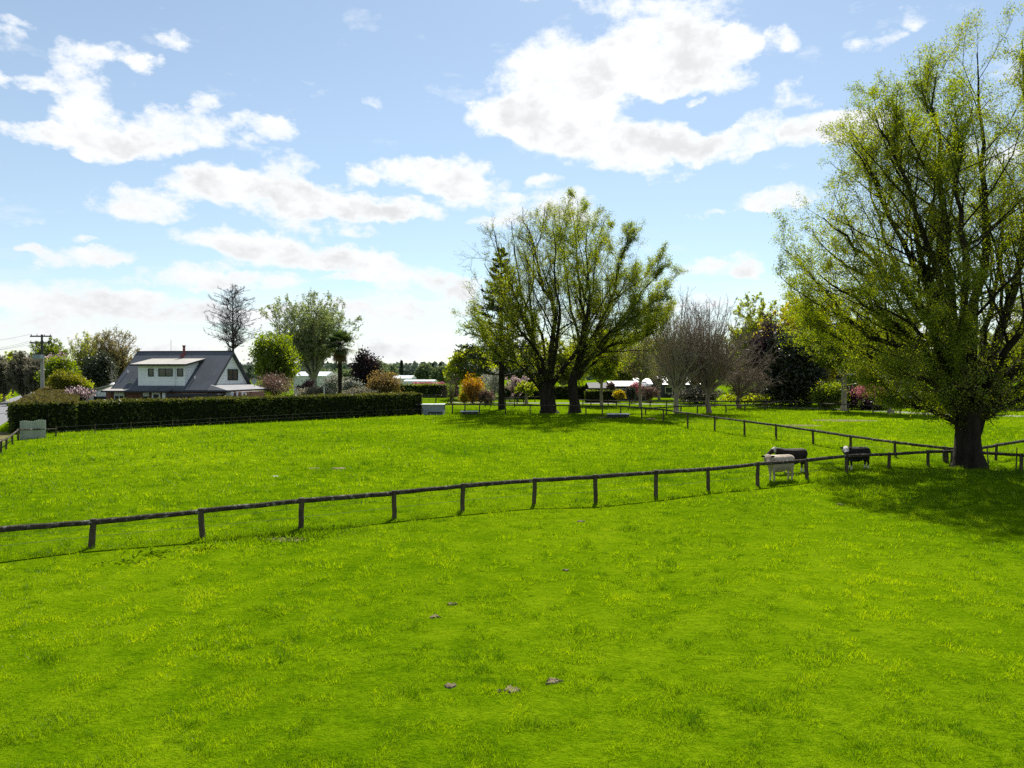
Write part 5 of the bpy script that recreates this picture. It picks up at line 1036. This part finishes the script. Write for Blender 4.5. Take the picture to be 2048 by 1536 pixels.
# fan frame in the garden
sw = thing('swing_frame', 'small black garden A-frame with a pale centre post behind the hedge', 'garden frame', Q(648, 800, 88)*[1, 1, 0]); sp = lambda x, y: Q(x, y, 88) - np.array(sw.location)
for x in (628, 668): MB().bar(sp(x, 786), sp(648, 771), .06, k=6).build('leg', M_TRIM, sw)
MB().bar(sp(648, 800)*[1, 1, 0], sp(648, 771), .05, k=6).build('post', M_WHITE, sw)

# ------------------------------------------------------------------ cattle
def cow(label, px, py, face_deg, head_turn, mat, ear_mat, H=1.25, seed=0, head_low=0.0, cat='cow'):
    """one continuous hide: lofted trunk, neck, head and jointed legs fused by a voxel remesh; +X is forward before turning"""
    loc = G(px, py); root = thing('cow', label, cat, loc, math.radians(face_deg)); s = H/1.35; m = MB()
    def loft(secs, k=14):
        V = []; F = []
        for (x, y, z, ry, rz, tilt) in secs:
            for j in range(k):
                a = 2*math.pi*j/k; cy, cz = ry*math.cos(a), rz*math.sin(a); V.append(((x - math.sin(tilt)*cz)*s, (y + cy)*s, (z + cz*math.cos(tilt))*s))
        n = len(secs)
        for i in range(n-1):
            for j in range(k): F.append((i*k+j, i*k+(j+1) % k, (i+1)*k+(j+1) % k, (i+1)*k+j))
        F += [tuple(range(k))[::-1], tuple((n-1)*k+j for j in range(k))]; m.add(V, F)
    loft([(-.88,0,1.06,.05,.10,0),(-.84,0,1.05,.22,.24,0),(-.66,0,1.0,.31,.35,0),(-.40,0,.93,.34,.42,0),(-.05,0,.90,.39,.46,0),(.28,0,.91,.37,.45,0),(.55,0,.96,.31,.41,0),(.74,0,1.04,.20,.28,0),(.80,0,1.05,.08,.12,0)])
    ht = math.radians(head_turn); cx, sx_ = math.cos(ht), math.sin(ht); N0 = np.array([.62, 0, 1.12]); dirh = np.array([cx, sx_, 0.]); P1 = N0 + np.array([.28, .10*np.sign(sx_), .10-head_low*.4]) + dirh*.06; P2 = P1 + dirh*.20 + np.array([0, 0, .06-head_low])
    def tube(a, b, ra, rb, k=12): m.bar(np.array(a)*s, np.array(b)*s, ra*s, rb*s, k=k)
    tube(N0 - [.14, 0, .10], P1, .30, .23); tube(P1, P2, .22, .17); hd = nrm(dirh*.9 + np.array([0, 0, -.62])); C0 = P2 + np.array([0, 0, .03]); tube(C0 - hd*.12, C0 + hd*.14, .135, .155); tube(C0 + hd*.13, C0 + hd*.36, .150, .105); tube(C0 + hd*.34, C0 + hd*.46, .110, .10)
    for (x, y, front) in ((.52, .17, 1), (.46, -.17, 1), (-.62, .17, 0), (-.70, -.17, 0)):
        if front: J = [(x, y, .85, .125), (x+.02, y, .58, .085), (x, y, .36, .060), (x-.01, y, .12, .046), (x+.02, y, .0, .062)]
        else: J = [(x, y, .90, .18), (x+.08, y, .66, .125), (x-.09, y, .42, .066), (x-.05, y, .12, .048), (x-.02, y, .0, .062)]
        for a, b in zip(J, J[1:]): tube(a[:3], b[:3], a[3], b[3], 10)
    tube((-.88, 0, 1.18), (-.93, 0, .85), .035, .025, 8); tube((-.93, 0, .85), (-.91, 0, .5), .03, .05, 8)
    if cat == 'cow': tube((-.38, 0, .66), (-.40, 0, .52), .14, .07, 10)
    me = mesh_from('hide', m.V, m.F); bm = bmesh.new(); bm.from_mesh(me); bmesh.ops.recalc_face_normals(bm, faces=bm.faces); bm.to_mesh(me); bm.free()
    tmp = link('hide_build', me); r = tmp.modifiers.new('r', 'REMESH'); r.mode = 'VOXEL'; r.voxel_size = .026*s; sm = tmp.modifiers.new('s', 'SMOOTH'); sm.iterations = 6; sm.factor = .5
    dg = bpy.context.evaluated_depsgraph_get(); me2 = bpy.data.meshes.new_from_object(tmp.evaluated_get(dg)); bpy.data.objects.remove(tmp); me2.name = 'hide'; me2.materials.clear(); me2.materials.append(mat(s, C0*s, hd)); me2.polygons.foreach_set('use_smooth', np.ones(len(me2.polygons), dtype=bool)); link('hide', me2, root)
    sd_ = nrm(np.cross(hd, [0, 0, 1.]))
    for sg in (-1, 1):
        a = (C0 + sd_*sg*.12 - hd*.04)*s; b = a + (sd_*sg*.23 + np.array([0, 0, .01]))*s; e = MB(); k = 10; u = nrm(b-a); w_ = nrm(np.cross(u, hd)); V = []; F = []
        for i, (f, rr0) in enumerate(((0, .03), (.35, .065), (.7, .06), (1, .008))):
            for j in range(k): an = 2*math.pi*j/k; V.append(a + (b-a)*f + (w_*math.cos(an)*rr0 + hd*math.sin(an)*rr0*.35)*s)
        for i in range(3):
            for j in range(k): F.append((i*k+j, i*k+(j+1) % k, (i+1)*k+(j+1) % k, (i+1)*k+j))
        F += [tuple(range(k))[::-1], tuple(3*k+j for j in range(k))]; e.add(V, F).build('ear', ear_mat, root, True)
        ee = MB(); c = (C0 + hd*.10 + sd_*sg*.105 + np.cross(sd_, hd)*.06)*s; ee.bar(c - sd_*.02*s, c + sd_*.02*s, .022*s, k=8).build('eye', M_COWD, root)
    nz = (C0 + hd*.455)*s; MB().bar(nz, nz + hd*.02*s, .075*s, .066*s, k=12).build('muzzle', M_MUZ if mat is not hide_cream else M_MUZC, root, True)
    return root
M_COWD = principled('dark_hair', (.008, .007, .007), .7, .3)[0]; M_MUZ = principled('muzzle_dark', (.03, .022, .022), .5, .3)[0]; M_MUZC = principled('muzzle_grey', (.16, .12, .11), .5, .3)[0]
M_COWB = principled('cow_ear_brown', (.02, .014, .012), .8, .2)[0]
def hide_cream(s, head, hd):
    m, t, b = principled('cream_hide', (.4, .35, .3), .85, .2); tc = t.new('ShaderNodeTexCoord'); n = t.noise(tc.outputs['Object'], 2.2, 5, .6); c = Vector(head + np.asarray(hd)*.2*s); dist = t.v('DISTANCE', tc.outputs['Object'], tuple(c)); t.l.new(t.mix(t.smooth(dist, .20*s, .34*s, .75, 0), t.ramp(n.outputs[0], [(.35, (.30, .24, .18)), (.6, (.47, .40, .32))]), (.24, .18, .13)), b.inputs['Base Color']); return m
def hide_patch(base0, base1, white_head, wr=.27):
    def f(s, head, hd):
        m, t, b = principled('patched_hide', base0, .8, .25); tc = t.new('ShaderNodeTexCoord'); P = tc.outputs['Object']; n = t.noise(P, 3, 5, .6); col = t.ramp(n.outputs[0], [(.4, base0), (.65, base1)])
        sp_ = t.new('ShaderNodeSeparateXYZ'); t.l.new(P, sp_.inputs[0]); wob = t.m('MULTIPLY', t.m('SUBTRACT', n.outputs[0], .5), .15)
        legs = t.smooth(t.m('ADD', sp_.outputs[2], wob), .20*s, .27*s, 1, 0); white = legs
        if white_head:
            c = Vector(head + np.asarray(hd)*(.14 if wr > .2 else .02)*s); dist = t.v('DISTANCE', P, tuple(c)); white = t.m('MAXIMUM', legs, t.smooth(t.m('ADD', dist, wob), (wr-.03)*s, (wr+.03)*s, 1, 0))
        t.l.new(t.mix(white, col, (.50, .46, .42)), b.inputs['Base Color']); return m
    return f
cow('cream white cow facing the camera behind the near rail', 1559, 961.5, 203, 52, hide_cream, M_COWB, 1.22)
cow('dark brown cow with pale forehead standing behind the cream one', 1586, 945, 200, -15, hide_patch((.010, .007, .006), (.034, .019, .013), True, .17), M_COWD, 1.22, cat='cow')
cow('black cow with white face and white feet near the big willow', 1713, 938.5, 196, 55, hide_patch((.005, .005, .005), (.014, .012, .012), True), M_COWD, 1.18)

# ------------------------------------------------------------------ stakes, dung, stones, weeds
for (x, yt, yb_, lab) in ((1974, 893, 941, 'thin leaning stake just right of the huge trunk'), (2034, 895, 942, 'thin stake beside the last near fence post')):
    b = G(x+ (4 if x < 2000 else -2), yb_); tp_ = Q(x, yt, b[1]); o = MB().bar((0, 0, -.1), tp_ - b, .035, .028, k=7).build('stake', M_POST, None, loc=b); tag(o, lab, 'stake')
M_DUNG = mottled('dry_dung', (.085, .065, .040), (.24, .19, .13), 9, .95, .1, bump=.8, bscale=30); M_STONE = mottled('pale_stone', (.35, .34, .32), (.5, .49, .46), 4, .9, .2)
def pat(name, px, py, r, lab, mat, hgt=.008, seed=0, group=None):
    rng = np.random.default_rng(seed); c = G(px, py); k = 14; V = [(0, 0, hgt*.8)]; F = []; amp = 1 + rng.normal(0, .24, k)
    for ring, (rf, z) in enumerate(((.45, hgt*1.25), (.85, hgt), (1.0, -.02))):
        for j in range(k): a = 2*math.pi*j/k; q = .66*r*rf*amp[j]; V.append((q*math.cos(a)*1.25, q*math.sin(a), z + rng.normal(0, .006)))
    for j in range(k):
        F.append((0, 1+j, 1+(j+1) % k))
        for ring in range(2): F.append((1+ring*k+j, 1+(ring+1)*k+j, 1+(ring+1)*k+(j+1) % k, 1+ring*k+(j+1) % k))
    o = link(name, mesh_from(name, V, F, mats=[mat]), None, c + [0, 0, .02]); tag(o, lab, 'cow pat' if mat is M_DUNG else 'stone', group)
pat('cow_pat', 901, 1373, .11, 'small tan cow pat left of the foreground trio', M_DUNG, seed=1, group='dry cow pats in the grass')
pat('cow_pat', 1026, 1381, .16, 'wide broken cow pat in the middle of the foreground trio', M_DUNG, seed=2, group='dry cow pats in the grass')
pat('cow_pat', 1106, 1363, .15, 'dark edged cow pat right of the foreground trio', M_DUNG, seed=3, group='dry cow pats in the grass')
pat('cow_pat', 997, 1383, .05, 'tiny crumb of dung beside the wide broken cow pat', M_DUNG, seed=4, group='dry cow pats in the grass')
pat('cow_pat', 870, 1234, .13, 'grey flat cow pat left of the pale one further off', M_DUNG, seed=5, group='dry cow pats in the grass')
pat('cow_pat', 904, 1209, .11, 'pale cow pat up and right of the grey flat one', M_DUNG, seed=6, group='dry cow pats in the grass')
pat('cow_pat', 1132, 1141, .10, 'small pale cow pat halfway to the near fence', M_DUNG, seed=7, group='dry cow pats in the grass')
pat('cow_pat', 1162, 1043, .14, 'tan cow pat just in front of the near fence', M_DUNG, seed=8, group='dry cow pats in the grass')
pat('cow_pat', 1678, 1009, .16, 'small brown cow pat at the edge of the big tree shade', M_DUNG, seed=9, group='dry cow pats in the grass')
pat('cow_pat', 630, 937, .42, 'left one of two brown earth scrapes beyond the near fence', M_DUNG, seed=10, group='brown scrapes beyond the near fence')
pat('cow_pat', 676, 937, .42, 'right one of two brown earth scrapes beyond the near fence', M_DUNG, seed=11, group='brown scrapes beyond the near fence')
pat('stone', 549, 953, .20, 'pale flat stone in the grass below the left brown scrape', M_STONE, seed=12)
pat('stone', 1302, 840, .55, 'low heap of pale turf and branch under the mid fence', M_DUNG, .12, seed=13)
def patch(px, py, rx, ry, lab, seed, z=.006):
    rng = np.random.default_rng(seed); c = G(px, py); k = 40; amp = 1 + .35*(vnoise(np.cos(np.arange(k)*2*math.pi/k)*2+5, np.sin(np.arange(k)*2*math.pi/k)*2+5, 1.1, seed)-.5)*2
    V = [(0, 0, 0)] + [(rx*amp[j]*math.cos(2*math.pi*j/k), ry*amp[j]*math.sin(2*math.pi*j/k), 0) for j in range(k)]; o = link('bare_ground', mesh_from('bare_ground', V, [(0, 1+j, 1+(j+1) % k) for j in range(k)], mats=[M_DIRT]), None, c + [0, 0, z]); tag(o, lab, 'ground patch', kind='structure')
PATCHES = [(570, 1078, .75, .35), (1590, 851, 2.6, 1.3), (1690, 841, 3.4, 1.6), (1222, 835, 2.0, 1.2)]
for i, (a, b, c, d) in enumerate(PATCHES): patch(a, b, c, d, ('bare earth by the weedy foot of the near fence', 'worn tan patch beyond the mid fence', 'second worn tan patch nearer the driveway', 'worn earth around the white topped trough')[i], 60+i, .006 + i*.001)

# ------------------------------------------------------------------ grass: real blades, thinner with distance
LF_GRASS = leafy('grass_blade', (.031, .086, .001), (.136, .225, .002), .55, (.225, .29, .008), .012, nscale=.18)
_cr = [n for n in LF_GRASS.node_tree.nodes if n.type == 'VALTORGB'][0].color_ramp; _e = _cr.elements.new(1.0); _e.color = (.26, .29, .04, 1)
def grass():
    rng = np.random.default_rng(500); X = []; Y = []; LEN = []; WID = []; TN = []
    def zone(d0, d1, dens, ln, wd, seed):
        half = .80; A = half*(d1*d1-d0*d0); n = int(A*dens); y = np.sqrt(rng.random(n)*(d1*d1-d0*d0)+d0*d0); x = (rng.random(n)*2-1)*half*y
        a = vnoise(x, y*1.2, .9, 1, 4); b = vnoise(x, y, 5.0, 2, 3); c = vnoise(x+50, y*1.3, .33, 3, 2)
        cl = np.clip((vnoise(x+31, y*1.1+7, .42, 11, 3)-.28)/.42, 0, 1); keep = rng.random(n) < .20 + .9*cl; x, y, a, b, c, cl = x[keep], y[keep], a[keep], b[keep], c[keep], cl[keep]
        rank = np.clip((vnoise(x+9, y*1.3+4, .34, 8, 2)-.60)/.12, 0, 1)*np.clip((vnoise(x+3, y+40, 4.5, 9, 2)-.2)*2.4, .15, 1)
        c2 = vnoise(x+77, y*1.3+5, .15, 13, 2); rk2 = np.clip((vnoise(x+61, y*1.4+14, 1.0, 14, 3)-.62)/.1, 0, 1)*np.clip((y-20)/12, 0, 1); rank = np.maximum(rank, rk2)
        tn = np.clip(.40 + 0.75*(c2-.5)*np.clip((34-y)/18, .2, 1) + .8*(c-.5) + .75*(b-.47) + .35*(cl-.5) + rng.normal(0, .17, len(x)) - .7*rank, 0, 1)  # blade tone: real dark tufts, plus small clump shadows painted into the colour
        l = ln*(.35+1.25*cl*cl)*(.7+.6*a)*(1+.7*rank)*rng.uniform(.6, 1.35, len(x)); tn = np.where(rng.random(len(x)) < .004, 1.0, tn); X.append(x); Y.append(y); LEN.append(l); WID.append(np.full(len(x), wd)*rng.uniform(.6, 1.4, len(x))); TN.append(tn)
    zone(7.0, 12, 1900, .056, .0075, 1); zone(12, 18, 1100, .066, .010, 2); zone(18, 27, 560, .078, .014, 3); zone(27, 42, 230, .115, .022, 4); zone(42, 68, 75, .13, .036, 5); zone(68, 110, 20, .15, .055, 6)
    # rough growth left unmown under the fence lines
    def line(pts, dens, ln, wd, sp):
        P = np.array([G(p[0], p[2])[:2] for p in pts]); L = np.linalg.norm(np.diff(P, axis=0), axis=1); n = int(L.sum()*dens); t = rng.random(n)*L.sum(); cs = np.concatenate([[0], np.cumsum(L)]); i = np.clip(np.searchsorted(cs, t)-1, 0, len(L)-1); f = ((t-cs[i])/L[i])[:, None]; q = P[i]*(1-f)+P[i+1]*f + rng.normal(0, sp, (n, 2)); g = vnoise(q[:, 0], q[:, 1], .8, 5, 3); k = rng.random(n) < np.clip((g-.3)*2.5, 0, 1); q = q[k]
        X.append(q[:, 0]); Y.append(q[:, 1]); LEN.append(ln*rng.uniform(.6, 1.5, len(q))); WID.append(np.full(len(q), wd)); TN.append(np.clip(.10+.25*rng.random(len(q)), 0, 1))
    line(NEAR, 420, .13, .014, .22); line(MID, 200, .16, .028, .25)
    def blob(px, py, r, n, ln, wd, t0):
        c = G(px, py)[:2]; q = c + rng.normal(0, 1, (n, 2))*np.array([r, r*.5]); X.append(q[:, 0]); Y.append(q[:, 1]); LEN.append(ln*rng.uniform(.5, 1.4, n)); WID.append(np.full(n, wd)); TN.append(np.clip(t0+.2*rng.random(n), 0, 1))
    blob(560, 1070, .9, 2600, .14, .03, .05); blob(500, 1082, .9, 1600, .12, .03, .05); blob(620, 1062, .6, 900, .13, .03, .05)
    for i in range(10): blob(1640+45*i, 965-3*i+8*math.sin(i), .7, 500, .20, .02, .12)
    x = np.concatenate(X); y = np.concatenate(Y); l = np.concatenate(LEN); wd = np.concatenate(WID); tn = np.concatenate(TN)
    ok = np.ones(len(x), bool); rel = (x-LA[0])*LN[0] + (y-LA[1])*LN[1]; ok &= rel < .2
    for (a, b, c, d) in PATCHES:
        p = G(a, b); ok &= (((x-p[0])/c)**2 + ((y-p[1])/d)**2 > .55) | (rng.random(len(x)) < .25)
    x, y, l, wd, tn = x[ok], y[ok], l[ok], wd[ok], tn[ok]; n = len(x); a = rng.random(n)*2*math.pi; lean = rng.uniform(.15, 1.1, n); az_ = rng.random(n)*2*math.pi
    bx, by = np.cos(a)*wd*.5, np.sin(a)*wd*.5; tx = x + np.cos(az_)*l*np.sin(lean); ty = y + np.sin(az_)*l*np.sin(lean); tz = l*np.cos(lean)
    V = np.empty((n, 3, 3)); V[:, 0] = np.stack([x-bx, y-by, np.full(n, -.005)], 1); V[:, 1] = np.stack([x+bx, y+by, np.full(n, -.005)], 1); V[:, 2] = np.stack([tx, ty, tz], 1)
    print('grass blades', n)
    o = link('grass', mesh_from('grass', V.reshape(-1, 3), np.arange(3*n).reshape(n, 3), np.repeat(tn, 3), [LF_GRASS])); tag(o, 'short bright green pasture grass with darker rank tufts', 'grass', kind='stuff')
grass()
# broad dock leaves at the foot of the near fence
LF_DOCK = leafy('dock_leaf', (.030, .070, .004), (.075, .125, .008), .5, gloss=.0)
def dock(px, py, n, r, seed, lab):
    rng = np.random.default_rng(seed); c = G(px, py); V = []; F = []; m = max(8, n//2); heart = np.array([0, 0, -.02]); V.append(heart)
    for i in range(n):                                    # leaves on runners that all spring from one crown
        o_ = rng.normal(0, 1, 2)*[r, r*.5]; a = rng.random()*6.283; L = rng.uniform(.10, .22); e = rng.uniform(.2, .9); d = np.array([math.cos(a)*math.cos(e), math.sin(a)*math.cos(e), math.sin(e)]); w_ = nrm(np.cross(d, [0, 0, 1.]))*L*.22; b = np.array([o_[0], o_[1], .015]); k = len(V)
        V += [b, b+d*L*.45+w_, b+d*L - [0, 0, L*.25], b+d*L*.45-w_, b + [.006, 0, 0]]; F += [(k, k+1, k+2, k+3), (0, k, k+4)]
    o = link('dock_weed', mesh_from('dock_weed', V, F, np.full(len(V), .4), [LF_DOCK]), None, c); tag(o, lab, 'weed')
dock(310, 1108, 60, .45, 1, 'leafy dock weeds below the rail between the left fence posts'); dock(395, 1098, 40, .35, 2, 'leafy weeds at the foot of the second fence post'); dock(560, 1072, 160, .8, 3, 'dark low weed patch at the foot of the third fence post'); dock(255, 1125, 30, .3, 4, 'small dock weeds left of the leafy dock')
